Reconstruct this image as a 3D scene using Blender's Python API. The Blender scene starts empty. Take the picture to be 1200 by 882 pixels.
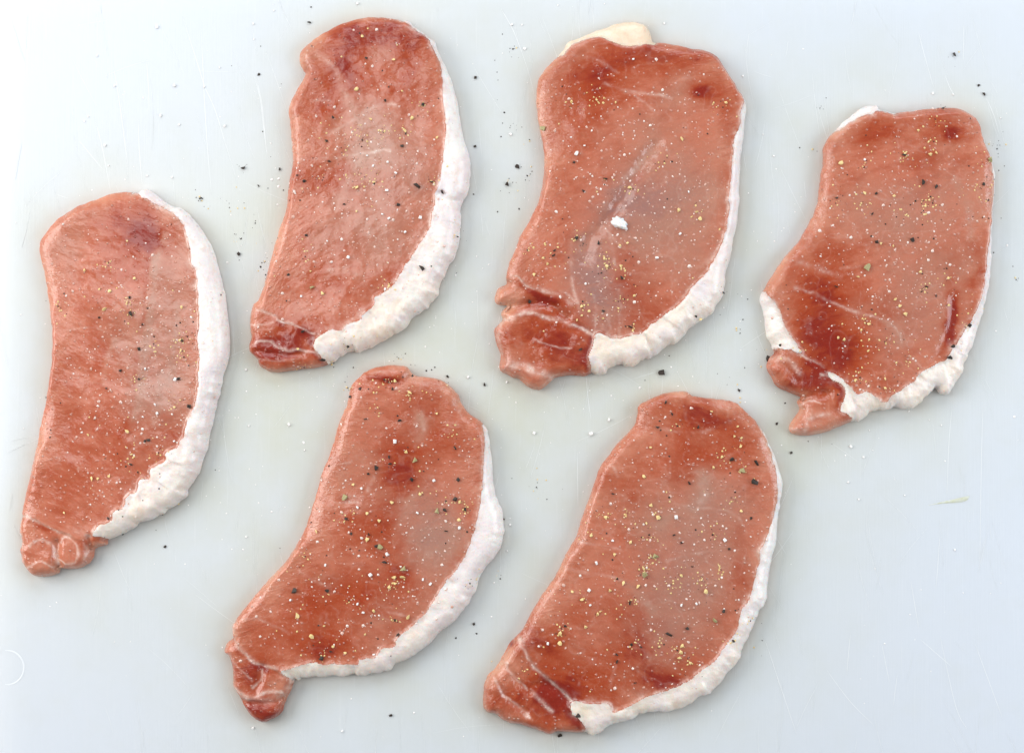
import bpy, bmesh, math, random
import numpy as np
from mathutils import Vector, noise as mnoise

S = bpy.context.scene
COL = S.collection
RAD = math.radians

# ------------------------------------------------------------------ camera, world, lamps, exposure
PX = 0.00036            # metres on the board per photograph pixel
CAM_H = 0.60
cam_d = bpy.data.cameras.new('camera')
cam = bpy.data.objects.new('camera', cam_d)
COL.objects.link(cam)
cam.location = (0, 0, CAM_H)
cam_d.sensor_width = 36.0
cam_d.lens = 36.0 * CAM_H / (1200 * PX)
cam_d.clip_start = 0.01
cam_d.clip_end = 50
S.camera = cam

world = bpy.data.worlds.new('World')
S.world = world
world.use_nodes = True
wb = world.node_tree.nodes['Background']
wb.inputs['Color'].default_value = (0.92, 0.97, 1.0, 1)
wb.inputs['Strength'].default_value = 0.24

S.view_settings.view_transform = 'Standard'
S.view_settings.look = 'None'
S.view_settings.exposure = 0.0
S.view_settings.gamma = 1.0
S.view_settings.use_curve_mapping = False


def area_lamp(name, loc, target, sx, sy, power, color):
    d = bpy.data.lights.new(name, 'AREA')
    d.shape = 'RECTANGLE'
    d.size, d.size_y = sx, sy
    d.energy = power
    d.color = color
    o = bpy.data.objects.new(name, d)
    COL.objects.link(o)
    o.location = loc
    o.rotation_euler = (Vector(target) - Vector(loc)).to_track_quat('-Z', 'Y').to_euler()
    return o


area_lamp('window_light', (-0.80, 0.20, 0.50), (0, 0, 0), 0.75, 0.55, 8.2, (1.0, 0.985, 0.96))
area_lamp('window_light', (0.08, 0.85, 0.55), (0.05, 0, 0), 1.0, 0.5, 5.4, (0.88, 0.94, 1.0))
area_lamp('window_light', (0.80, -0.02, 0.50), (0, 0, 0), 0.6, 0.55, 5.2, (0.88, 0.94, 1.0))
area_lamp('sheen_fill_lamp', (-0.40, 0.30, 1.15), (0, 0, 0), 0.50, 0.50, 2.8, (1.0, 0.99, 0.97))  # added overhead lamp, for wet sheen and flatter light

# ------------------------------------------------------------------ traced coordinates
# every zone is an enlarged window of the photograph: (left, top, enlargement)
ZONE = {
    'A': (0, 200, 3.527), 'B': (0, 440, 3.527), 'C': (270, 0, 3.527), 'D': (270, 210, 3.527),
    'E': (570, 10, 3.527), 'F': (570, 220, 3.527), 'G': (880, 100, 3.675), 'H': (880, 300, 3.675),
    'I': (250, 410, 3.243), 'J': (250, 620, 3.243), 'K': (550, 440, 3.158), 'L': (550, 642, 3.158),
    'M': (0, 0, 3.333), 'N': (860, 480, 2.194), 'O': (200, 130, 5.19), 'P': (530, 130, 5.19),
    'Q': (1050, 30, 6.787),
}


def Z(z, pts):
    ox, oy, k = ZONE[z]
    return [(ox + p[0] / k, oy + p[1] / k) for p in pts]


def wpt(px, py, z=0.0):
    s = PX * (1 - z / CAM_H)
    return ((px - 600) * s, (441 - py) * s)


CHOPS = []
# ---- chop 1
CHOPS.append(dict(
    outline=Z('A', [(165, 310), (185, 265), (225, 215), (265, 180), (330, 145), (400, 120), (450, 100), (510, 88), (560, 92), (590, 77), (630, 95), (690, 140), (745, 158), (790, 200), (840, 270), (875, 340), (900, 430), (920, 520), (932, 610), (940, 690), (938, 760), (918, 830)])
    + Z('B', [(905, 40), (893, 90), (875, 160), (858, 230), (845, 310), (820, 380), (800, 420), (770, 470), (755, 500), (700, 545), (660, 575), (600, 595), (550, 620), (480, 665), (435, 680), (432, 700), (380, 715), (370, 760), (330, 792), (290, 797), (240, 800), (225, 820), (160, 832), (120, 815), (95, 785), (80, 730), (85, 690), (78, 640), (90, 575), (110, 480), (130, 390), (150, 300), (165, 220), (185, 130), (200, 50)])
    + Z('A', [(208, 840), (214, 760), (215, 680), (210, 600), (200, 520), (185, 430), (170, 360)]),
    fats=[(Z('A', [(545, 92), (560, 92), (620, 125), (680, 155), (735, 190), (770, 240), (790, 310), (800, 380), (820, 440), (825, 520), (830, 600), (825, 700), (830, 780), (826, 850)])
           + Z('B', [(826, 50), (820, 90), (790, 170), (765, 250), (740, 290), (695, 320), (690, 350), (630, 385), (625, 420), (590, 430), (570, 480), (530, 500), (520, 540), (480, 560), (465, 600), (410, 620), (395, 655), (440, 668)])
           + Z('B', [(480, 720), (620, 640), (820, 480), (920, 260), (990, 0)]) + Z('A', [(1000, 700), (960, 400), (850, 180), (700, 80), (590, 40)]), 9.0)],
    flap=Z('B', [(60, 572), (90, 578), (150, 590), (190, 615), (250, 640), (290, 655), (330, 678), (395, 662), (440, 672), (480, 740), (330, 860), (40, 880)]),
    red=[('A', 610, 285, 80, 60, 1.0), ('A', 450, 200, 150, 70, .5), ('A', 500, 420, 80, 50, .4), ('B', 500, 250, 120, 90, .35), ('B', 270, 420, 90, 90, .35), ('B', 720, 230, 40, 40, .5), ('A', 440, 770, 60, 120, .3), ('B', 280, 60, 60, 120, .3)],
    pale=[('A', 720, 600, 80, 250, .8), ('A', 640, 370, 30, 60, .6), ('B', 650, 60, 90, 110, .8), ('A', 520, 700, 60, 150, .4), ('A', 250, 350, 60, 100, .2), ('B', 170, 800, 50, 30, .7)],
    dark=[('A', [(625, 320), (612, 420), (608, 520), (592, 650), (575, 760), (562, 880)], 3, .6), ('B', [(568, 0), (560, 100), (535, 190), (500, 250)], 4, .5), ('A', [(700, 882), (720, 760), (735, 680), (720, 600)], 3, .4)],
    veins=[('A', [(235, 665), (310, 655), (380, 650), (450, 668)], 2, .6), ('B', [(225, 350), (280, 335), (320, 350), (330, 390)], 2, .4), ('B', [(290, 625), (330, 640), (380, 660)], 4, .9), ('B', [(90, 575), (140, 590), (190, 612), (240, 640), (300, 655)], 4, .7), ('B', [(130, 705), (160, 675), (200, 680), (230, 720), (240, 780)], 4, .8), ('B', [(255, 690), (275, 660), (310, 675), (330, 720), (320, 760), (280, 775), (245, 760)], 3, .7), ('B', [(105, 800), (150, 775), (185, 765), (220, 790)], 3, .6), ('B', [(85, 600), (95, 700), (100, 770)], 5, .5), ('B', [(350, 690), (360, 730), (345, 770)], 4, .5)],
    creases=[('B', [(240, 690), (240, 740), (240, 800)], 5, 1.6), ('B', [(375, 665), (375, 720)], 4, 1.2)],
    label='leftmost raw pork chop, greyish stripe down the middle, two pink lobes at its tip',
    short='leftmost pork chop'))
# ---- chop 2
CHOPS.append(dict(
    outline=Z('C', [(285, 240), (300, 205), (345, 165), (400, 130), (460, 100), (530, 80), (600, 72), (660, 78), (710, 85), (730, 80), (760, 108), (815, 148), (840, 170), (850, 200), (885, 270), (915, 350), (935, 430), (945, 500), (965, 590), (985, 660), (985, 720)])
    + Z('D', [(975, 50), (950, 100), (945, 180), (940, 250), (920, 320), (890, 370), (860, 440), (840, 490), (800, 535), (740, 570), (720, 610), (660, 645), (600, 675), (540, 705), (490, 715), (440, 735), (400, 760), (330, 778), (270, 783), (200, 795), (150, 788), (120, 770), (110, 740), (80, 710), (75, 680), (85, 650), (78, 600), (80, 560), (95, 520), (115, 500), (140, 440), (160, 360), (180, 290), (200, 220), (225, 150), (238, 80)])
    + Z('C', [(246, 740), (258, 680), (258, 600), (250, 530), (243, 450), (260, 405), (285, 360), (308, 315), (312, 300), (300, 285), (289, 262)]),
    fats=[(Z('C', [(700, 70), (710, 88), (735, 104), (780, 136), (815, 165), (840, 205), (862, 255), (875, 310), (880, 400), (888, 480), (890, 580), (882, 650), (870, 720)])
           + Z('D', [(855, 40), (845, 110), (830, 190), (800, 250), (760, 310), (720, 370), (690, 420), (650, 465), (600, 490), (600, 520), (550, 560), (545, 580), (490, 600), (460, 625), (420, 625), (370, 650), (350, 680), (360, 710), (395, 750)])
           + Z('D', [(420, 800), (640, 720), (840, 580), (980, 350), (1040, 60)]) + Z('C', [(1040, 640), (980, 380), (860, 130), (740, 40)]), 9.0)],
    flap=Z('D', [(60, 525), (110, 535), (165, 552), (200, 570), (230, 592), (290, 608), (340, 628), (368, 650), (348, 680), (358, 712), (395, 752), (400, 840), (40, 840)]),
    red=[('C', 620, 140, 150, 50, .8), ('C', 420, 260, 90, 110, .6), ('C', 760, 250, 80, 130, .6), ('C', 500, 300, 60, 80, .6), ('C', 340, 450, 80, 100, .35), ('C', 330, 720, 80, 60, .4), ('C', 450, 750, 60, 60, .5), ('D', 250, 650, 130, 50, .8), ('D', 180, 720, 100, 50, .9), ('D', 470, 260, 90, 60, .3), ('D', 690, 390, 40, 50, .5), ('D', 400, 420, 100, 60, .35)],
    pale=[('C', 620, 210, 60, 40, .7), ('C', 560, 520, 70, 110, .6), ('C', 640, 600, 150, 120, .5), ('C', 700, 720, 150, 100, .5), ('D', 550, 150, 160, 120, .5), ('D', 620, 280, 110, 60, .5), ('D', 350, 560, 80, 50, .4), ('D', 400, 260, 100, 100, .3), ('C', 300, 230, 30, 60, .6)],
    dark=[('D', [(700, 60), (690, 110), (650, 160)], 5, .3)],
    veins=[('C', [(270, 660), (340, 662), (420, 655), (510, 645), (600, 630), (660, 625)], 2.4, .8), ('C', [(410, 560), (470, 520), (540, 480), (600, 440), (690, 440)], 3, .6), ('C', [(395, 240), (450, 320), (480, 400)], 6, .4), ('C', [(300, 430), (370, 420), (420, 425)], 2, .4), ('D', [(490, 600), (480, 560), (470, 530)], 1.6, .5), ('D', [(550, 560), (530, 520)], 1.6, .5), ('D', [(330, 620), (310, 560), (300, 530)], 1.6, .4), ('D', [(110, 540), (150, 550), (190, 570), (215, 590), (260, 600), (350, 640)], 3.5, .9), ('D', [(80, 690), (110, 672), (170, 670), (190, 690), (230, 705), (290, 708), (350, 715)], 3.5, .95), ('D', [(80, 600), (130, 603), (180, 590)], 3, .6), ('D', [(110, 745), (200, 750), (300, 740)], 2, .5), ('D', [(400, 380), (450, 370), (500, 360)], 2, .4)],
    creases=[('D', [(100, 710), (180, 720), (300, 725)], 3, .8), ('C', [(975, 820), (920, 835), (870, 800)], 4, 1.0)],
    label='upper left raw pork chop with bulging fat rim and squared striped red lower end',
    short='upper left pork chop'))
# ---- chop 3
CHOPS.append(dict(
    outline=Z('E', [(215, 320), (225, 280), (255, 240), (300, 195), (325, 160), (350, 130), (385, 120), (430, 100), (500, 75), (560, 55), (620, 53), (660, 70), (680, 100), (692, 135), (740, 145), (780, 150), (840, 165), (900, 175), (950, 200), (985, 250), (1020, 300), (1050, 350), (1075, 385), (1070, 450), (1062, 540), (1050, 640), (1048, 740)])
    + Z('F', [(1048, 50), (1040, 130), (1020, 220), (1010, 280), (990, 350), (980, 430), (940, 500), (900, 540), (850, 575), (800, 620), (740, 660), (690, 690), (650, 710), (600, 735), (560, 730), (510, 745), (480, 770), (440, 760), (400, 775), (340, 770), (290, 780), (260, 800), (225, 832), (180, 820), (140, 790), (90, 770), (60, 745), (65, 700), (50, 660), (35, 610), (40, 580), (72, 545), (65, 515), (88, 487), (40, 470), (50, 420), (85, 400), (85, 370), (100, 310), (125, 250), (150, 190), (195, 110), (220, 50)])
    + Z('E', [(235, 720), (245, 640), (240, 560), (225, 500), (215, 440), (210, 380)]),
    fats=[(Z('E', [(1060, 340), (1062, 385), (1050, 420), (1040, 500), (1020, 540), (1015, 620), (1005, 720)])
           + Z('F', [(1000, 30), (1000, 110), (985, 180), (960, 250), (920, 330), (880, 380), (840, 420), (800, 480), (740, 520), (690, 560), (640, 600), (600, 610), (560, 620), (520, 625), (490, 610), (460, 600), (445, 620), (440, 650), (420, 700), (430, 740), (440, 770)])
           + Z('F', [(460, 830), (620, 780), (800, 690), (980, 540), (1060, 350), (1110, 60)]) + Z('E', [(1120, 600), (1120, 380), (1080, 330)]), 9.0),
          (Z('E', [(700, 145), (640, 152), (570, 157), (520, 142), (480, 124), (430, 127), (390, 134), (350, 152), (318, 192), (270, 190), (340, 90), (600, 10), (730, 80)]), 5.5)],
    flap=Z('F', [(20, 378), (85, 380), (115, 365), (145, 378), (165, 405), (205, 424), (260, 460), (310, 520), (370, 550), (430, 590), (442, 622), (438, 650), (418, 700), (428, 740), (440, 772), (440, 860), (0, 860), (0, 400)]),
    red=[('E', 440, 300, 110, 90, .9), ('E', 700, 200, 150, 50, .8), ('E', 890, 335, 50, 25, 1.0), ('E', 930, 200, 70, 50, .4), ('E', 1000, 450, 40, 120, .4), ('E', 320, 560, 90, 90, .3), ('F', 560, 400, 60, 60, .6), ('F', 580, 280, 60, 40, .4), ('F', 250, 600, 160, 60, .8), ('F', 330, 700, 90, 50, .8), ('F', 250, 475, 60, 30, 1.0), ('F', 680, 520, 120, 60, .4), ('F', 150, 340, 60, 60, .4)],
    pale=[('E', 790, 370, 70, 50, .7), ('E', 690, 500, 80, 70, .5), ('E', 760, 760, 150, 120, .7), ('E', 880, 650, 110, 120, .4), ('F', 650, 170, 160, 120, .7), ('F', 440, 360, 90, 120, .9), ('F', 500, 520, 80, 70, .8), ('F', 800, 330, 120, 80, .4), ('F', 110, 440, 50, 30, .5)],
    dark=[('E', [(640, 680), (580, 760), (520, 840)], 6, .6), ('F', [(540, 90), (490, 130), (440, 190)], 6, .6)],
    veins=[('E', [(490, 315), (540, 335), (600, 352), (680, 358), (760, 375)], 3, .9), ('E', [(600, 352), (640, 385), (690, 430)], 2.5, .6), ('E', [(310, 205), (360, 200), (420, 205), (480, 230), (540, 270)], 3, .5), ('F', [(350, 230), (350, 300), (355, 400), (375, 480), (385, 520)], 3.5, .7), ('F', [(510, 200), (525, 270), (530, 320)], 3, .7), ('F', [(445, 600), (450, 520), (445, 450)], 2.4, .8), ('F', [(510, 590), (500, 520)], 2.4, .7), ('F', [(545, 600), (550, 480), (545, 420)], 2.4, .5), ('F', [(480, 165), (510, 190), (560, 250), (620, 265)], 2.4, .5), ('F', [(90, 360), (130, 365), (160, 400), (210, 420), (290, 440), (350, 480)], 4, .9), ('F', [(300, 430), (340, 445), (380, 490)], 2.5, .6), ('F', [(75, 550), (120, 530), (190, 515), (240, 535), (310, 550), (390, 580), (435, 610)], 5, .9), ('F', [(200, 630), (270, 655), (350, 665)], 2.4, .5), ('F', [(95, 735), (150, 735), (200, 760), (265, 780)], 11, .7), ('F', [(60, 560), (50, 610), (65, 680)], 5, .6), ('E', [(680, 585), (620, 660), (560, 710)], 4, .4)],
    creases=[('E', [(700, 570), (620, 680), (560, 780), (520, 850)], 8, 1.1), ('F', [(480, 140), (430, 210), (400, 300)], 8, .9), ('F', [(90, 500), (170, 480), (250, 478), (330, 530)], 6, 1.8)],
    label='raw pork chop with a tan fat knob on top and a fat crumb at centre',
    short='tan-knobbed pork chop'))
# ---- chop 4
CHOPS.append(dict(
    outline=Z('G', [(320, 270), (335, 235), (370, 195), (410, 155), (450, 125), (490, 95), (545, 85), (565, 105), (620, 118), (690, 115), (750, 105), (830, 97), (890, 102), (940, 120), (980, 150), (1000, 205), (1020, 260), (1040, 310), (1055, 370), (1058, 440), (1050, 530), (1045, 620), (1042, 720)])
    + Z('H', [(1040, 50), (1035, 100), (1022, 180), (1000, 260), (975, 330), (950, 410), (930, 460), (905, 520), (880, 560), (850, 595), (800, 570), (770, 600), (730, 640), (680, 655), (630, 645), (580, 660), (545, 660), (500, 690), (445, 710), (400, 725), (330, 755), (260, 770), (200, 768), (175, 745), (190, 710), (220, 665), (210, 630), (225, 605), (170, 580), (120, 555), (95, 510), (80, 480), (90, 440), (110, 420), (105, 390), (80, 350), (70, 290), (60, 230), (48, 190), (60, 155), (80, 120), (110, 70)])
    + Z('G', [(150, 745), (220, 660), (265, 580), (297, 500), (302, 440), (310, 390), (320, 330)]),
    fats=[(Z('G', [(960, 110), (985, 165), (1003, 240), (1030, 310), (1042, 400), (1040, 500), (1032, 600), (1015, 700)])
           + Z('H', [(1010, 30), (1003, 80), (995, 150), (965, 230), (920, 310), (880, 370), (850, 410), (830, 445), (790, 465), (740, 490), (700, 530), (650, 570), (600, 600), (575, 630), (540, 620), (520, 600), (490, 585), (450, 590), (410, 550), (350, 505), (325, 505), (350, 532), (393, 562), (400, 600), (380, 660), (430, 690), (445, 715)])
           + Z('H', [(460, 770), (640, 710), (860, 650), (1000, 430), (1090, 100)]) + Z('G', [(1110, 500), (1080, 260), (1010, 120)]), 8.0),
          (Z('H', [(30, 150), (62, 158), (92, 195), (120, 240), (140, 300), (180, 360), (210, 410), (195, 420), (165, 402), (130, 398), (95, 400), (40, 400)]), 8.0),
          (Z('G', [(330, 190), (385, 192), (412, 172), (455, 147), (500, 130), (555, 114), (620, 122), (630, 90), (480, 50)]), 6.5)],
    flap=Z('H', [(60, 412), (110, 408), (165, 402), (210, 420), (260, 448), (320, 490), (325, 505), (350, 532), (393, 562), (400, 600), (380, 660), (430, 690), (448, 718), (440, 800), (100, 840), (40, 500)]),
    red=[('G', 860, 205, 45, 35, 1.0), ('G', 530, 190, 90, 50, .7), ('G', 800, 150, 80, 60, .4), ('G', 740, 330, 60, 40, .4), ('G', 330, 720, 100, 50, .4), ('G', 310, 870, 110, 60, .6), ('H', 250, 330, 80, 60, 1.0), ('H', 400, 410, 90, 70, 1.0), ('H', 300, 200, 100, 60, .5), ('H', 560, 250, 60, 50, .4), ('H', 250, 540, 110, 60, 1.1), ('H', 860, 280, 25, 130, .9), ('H', 950, 70, 30, 150, .4)],
    pale=[('G', 650, 560, 160, 100, .5), ('G', 900, 500, 80, 150, .5), ('G', 430, 520, 80, 100, .4), ('G', 640, 750, 120, 100, .4), ('H', 580, 330, 70, 70, .5), ('H', 470, 240, 60, 30, .5), ('H', 750, 300, 80, 150, .4), ('H', 740, 80, 100, 80, .5)],
    dark=[('H', [(880, 160), (870, 250), (850, 330), (810, 420)], 4, .7)],
    veins=[('G', [(640, 170), (620, 230), (632, 290), (625, 330)], 2.5, .5), ('G', [(150, 750), (220, 770), (290, 795), (380, 825)], 5, .6), ('G', [(300, 500), (340, 480), (420, 490)], 2.4, .4), ('G', [(380, 790), (440, 785), (500, 780)], 2, .4), ('H', [(185, 140), (260, 160), (330, 195), (390, 215), (440, 240), (520, 260), (600, 285)], 2.8, .8), ('H', [(570, 275), (620, 320), (640, 370)], 2, .4), ('H', [(680, 430), (720, 470)], 2, .4), ('H', [(210, 430), (260, 450), (310, 475)], 3, .8), ('H', [(180, 745), (230, 745), (245, 700), (290, 680), (330, 680)], 6, .95), ('H', [(215, 640), (250, 620), (290, 630)], 3, .7), ('H', [(95, 440), (140, 440), (180, 470), (210, 510)], 6, .5), ('H', [(300, 510), (345, 520), (390, 560), (405, 600)], 5, .9), ('G', [(530, 480), (580, 500), (640, 490)], 2, .4)],
    creases=[('H', [(870, 180), (860, 280), (830, 380), (790, 450)], 6, .45), ('H', [(215, 620), (270, 600), (330, 590)], 5, 1.2), ('H', [(120, 460), (170, 500), (200, 540)], 5, .8)],
    label='rightmost raw pork chop, dark red at lower left and ending in a ragged forked tail',
    short='rightmost pork chop'))
# ---- chop 5
CHOPS.append(dict(
    outline=Z('I', [(515, 190), (525, 145), (550, 110), (590, 80), (640, 65), (700, 60), (735, 68), (752, 92), (790, 105), (850, 115), (890, 135), (925, 170), (945, 215), (975, 250), (1015, 275), (1040, 320), (1052, 390), (1055, 440), (1058, 500), (1075, 570), (1095, 620), (1100, 670)])
    + Z('J', [(1100, 20), (1092, 60), (1075, 90), (1055, 120), (1030, 150), (1005, 190), (990, 240), (960, 290), (930, 330), (880, 375), (830, 420), (790, 455), (740, 495), (690, 520), (670, 540), (600, 550), (560, 560), (490, 555), (420, 560), (370, 558), (335, 568), (320, 582), (302, 572), (295, 600), (270, 650), (250, 700), (215, 725), (180, 735), (140, 710), (115, 670), (90, 630), (75, 600), (75, 570), (70, 520), (60, 490), (40, 470), (50, 440), (75, 415), (75, 370), (90, 340), (130, 290), (180, 230), (230, 175), (280, 120), (320, 60)])
    + Z('I', [(350, 685), (375, 610), (395, 540), (415, 470), (440, 410), (460, 350), (480, 280), (500, 230)]),
    fats=[(Z('I', [(1000, 240), (1018, 280), (1030, 340), (1028, 420), (1025, 500), (1012, 590), (1000, 660)])
           + Z('J', [(985, 20), (970, 70), (940, 130), (890, 190), (870, 220), (830, 280), (790, 330), (750, 370), (700, 410), (690, 440), (640, 450), (615, 480), (560, 490), (545, 510), (480, 505), (420, 510), (380, 500), (330, 515), (270, 530), (265, 545), (300, 572)])
           + Z('J', [(320, 640), (560, 610), (720, 580), (900, 440), (1030, 280), (1150, 60)]) + Z('I', [(1150, 640), (1110, 440), (1080, 280), (1030, 230)]), 8.5)],
    flap=Z('J', [(20, 420), (76, 414), (92, 435), (125, 472), (170, 505), (200, 512), (262, 545), (302, 572), (330, 640), (240, 800), (60, 760), (0, 500)]),
    red=[('I', 680, 105, 60, 20, .6), ('I', 800, 220, 60, 50, .6), ('I', 700, 420, 70, 70, .6), ('I', 870, 330, 80, 80, .3), ('I', 680, 660, 40, 80, .5), ('I', 560, 680, 80, 60, .4), ('I', 720, 500, 50, 60, .5), ('J', 430, 450, 60, 40, 1.0), ('J', 560, 240, 120, 70, .6), ('J', 350, 330, 120, 90, .4), ('J', 720, 170, 40, 30, .6), ('J', 150, 400, 60, 60, .4), ('J', 140, 550, 70, 60, .9), ('J', 190, 690, 60, 40, 1.0)],
    pale=[('I', 800, 600, 100, 90, .6), ('I', 770, 260, 50, 60, .5), ('I', 560, 420, 90, 90, .3), ('I', 840, 740, 90, 60, .6), ('J', 840, 40, 80, 90, .6), ('J', 650, 330, 120, 60, .4), ('J', 430, 200, 60, 40, .4), ('J', 230, 580, 60, 40, .4)],
    dark=[('I', [(590, 100), (660, 115), (730, 105)], 4, .5)],
    veins=[('I', [(430, 560), (480, 580), (550, 575)], 2, .4), ('I', [(590, 530), (615, 480)], 3.5, .5), ('I', [(745, 240), (790, 215), (800, 300)], 4, .4), ('I', [(420, 465), (480, 435), (560, 415)], 2, .35), ('I', [(560, 100), (620, 85), (680, 75)], 3, .4), ('I', [(580, 265), (620, 280), (650, 270)], 2.4, .3), ('J', [(330, 150), (380, 185), (440, 215)], 2.5, .6), ('J', [(90, 345), (160, 335), (230, 360), (290, 385)], 2.5, .5), ('J', [(660, 310), (740, 325)], 2.5, .5), ('J', [(85, 350), (75, 385), (90, 430), (130, 475), (180, 508), (250, 525)], 4, .8), ('J', [(85, 605), (120, 625), (150, 640), (200, 615), (260, 615)], 6, .8), ('J', [(160, 640), (210, 645), (260, 630)], 10, .45), ('J', [(190, 530), (180, 570), (150, 600)], 3, .6), ('J', [(60, 470), (100, 520), (150, 570)], 3, .4)],
    creases=[('J', [(190, 520), (180, 570), (160, 610)], 5, 1.0), ('J', [(110, 650), (180, 660), (270, 640)], 4, .9), ('I', [(600, 120), (680, 125), (745, 100)], 5, .9)],
    label='raw pork chop bent like a bean, small pointed red flap at its lower tip',
    short='bean-shaped pork chop'))
# ---- chop 6
CHOPS.append(dict(
    outline=Z('K', [(625, 160), (630, 120), (660, 95), (720, 70), (790, 62), (830, 78), (880, 85), (940, 92), (980, 100), (1010, 125), (1050, 160), (1085, 205), (1115, 260), (1135, 310), (1155, 370), (1162, 420), (1150, 490), (1140, 560), (1135, 630)])
    + Z('L', [(1122, 40), (1108, 120), (1100, 200), (1075, 235), (1055, 290), (1030, 340), (1010, 380), (990, 430), (940, 485), (900, 530), (850, 560), (800, 590), (730, 610), (660, 610), (590, 640), (520, 660), (470, 690), (430, 685), (380, 685), (330, 680), (290, 690), (240, 670), (190, 655), (150, 650), (100, 620), (60, 605), (55, 560), (65, 490), (100, 450), (130, 400), (160, 350), (190, 320), (210, 290), (240, 230), (280, 170), (320, 110), (350, 50)])
    + Z('K', [(375, 640), (400, 600), (420, 530), (450, 450), (480, 360), (510, 310), (550, 260), (600, 205)]),
    fats=[(Z('K', [(1060, 130), (1070, 180), (1098, 235), (1125, 320), (1135, 390), (1135, 460), (1120, 530), (1095, 600)])
           + Z('L', [(1072, 10), (1068, 60), (1045, 130), (1030, 190), (1005, 220), (985, 300), (940, 360), (910, 410), (850, 450), (800, 490), (740, 515), (690, 530), (640, 550), (590, 580), (530, 600), (510, 570), (440, 570), (390, 560), (372, 590), (400, 620), (425, 655), (430, 690)])
           + Z('L', [(470, 740), (700, 680), (900, 600), (1060, 440), (1150, 200)]) + Z('K', [(1200, 600), (1220, 400), (1160, 230), (1090, 130)]), 8.5)],
    flap=Z('L', [(120, 340), (165, 345), (192, 328), (218, 385), (240, 430), (290, 472), (340, 522), (385, 562), (372, 590), (400, 620), (425, 655), (430, 692), (420, 760), (20, 720), (20, 450)]),
    red=[('K', 830, 130, 50, 60, .7), ('K', 920, 160, 50, 30, .7), ('K', 1000, 240, 60, 60, .5), ('K', 700, 110, 60, 40, .4), ('K', 820, 300, 60, 80, .5), ('K', 600, 400, 50, 70, .4), ('K', 1000, 700, 30, 100, .4), ('L', 720, 480, 70, 35, 1.1), ('L', 600, 380, 50, 50, .7), ('L', 620, 260, 90, 60, .5), ('L', 250, 340, 70, 60, .9), ('L', 440, 470, 80, 60, .5), ('L', 300, 550, 110, 70, 1.2), ('L', 820, 390, 50, 50, .3), ('L', 90, 570, 40, 50, .4), ('L', 410, 640, 30, 30, 1.0)],
    pale=[('K', 870, 420, 60, 60, .8), ('K', 900, 520, 110, 70, .8), ('K', 800, 640, 140, 90, .6), ('K', 690, 520, 80, 70, .4), ('L', 790, 150, 120, 100, .7), ('L', 700, 320, 90, 90, .7), ('L', 650, 470, 60, 60, .4), ('L', 470, 330, 90, 60, .3), ('L', 1000, 60, 30, 70, .2)],
    dark=[],
    veins=[('K', [(690, 190), (760, 205), (830, 210), (900, 195)], 3, .5), ('K', [(760, 470), (820, 490), (900, 490), (980, 510), (1020, 560)], 2.4, .4), ('K', [(480, 350), (520, 330), (550, 370)], 2.4, .4), ('K', [(400, 610), (480, 625), (560, 640)], 2.4, .5), ('K', [(350, 705), (420, 725), (520, 740)], 2.5, .6), ('K', [(860, 400), (870, 440), (850, 470)], 6, .5), ('K', [(730, 680), (800, 660), (900, 645)], 2.4, .4), ('L', [(370, 70), (440, 85), (520, 105), (560, 115)], 2.5, .6), ('L', [(405, 430), (405, 500)], 2.4, .4), ('L', [(180, 335), (205, 375), (225, 420), (280, 470), (330, 510), (375, 560)], 5, .95), ('L', [(135, 420), (155, 460), (210, 515)], 4, .9), ('L', [(95, 480), (125, 540), (170, 570), (220, 620)], 4.5, .85), ('L', [(232, 525), (265, 560), (305, 600)], 5, .85), ('L', [(240, 290), (260, 330), (300, 310)], 2.4, .3), ('L', [(540, 430), (520, 510)], 2.4, .3), ('L', [(620, 560), (660, 500), (620, 450)], 2.4, .3)],
    creases=[('L', [(150, 440), (180, 490), (225, 530)], 4, .9), ('L', [(110, 500), (150, 560), (210, 600)], 4, .9), ('L', [(250, 500), (310, 510), (360, 560)], 6, 1.0)],
    label='raw pork chop in front, white seams crossing its dark red lower left end',
    short='seamed pork chop'))

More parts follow.
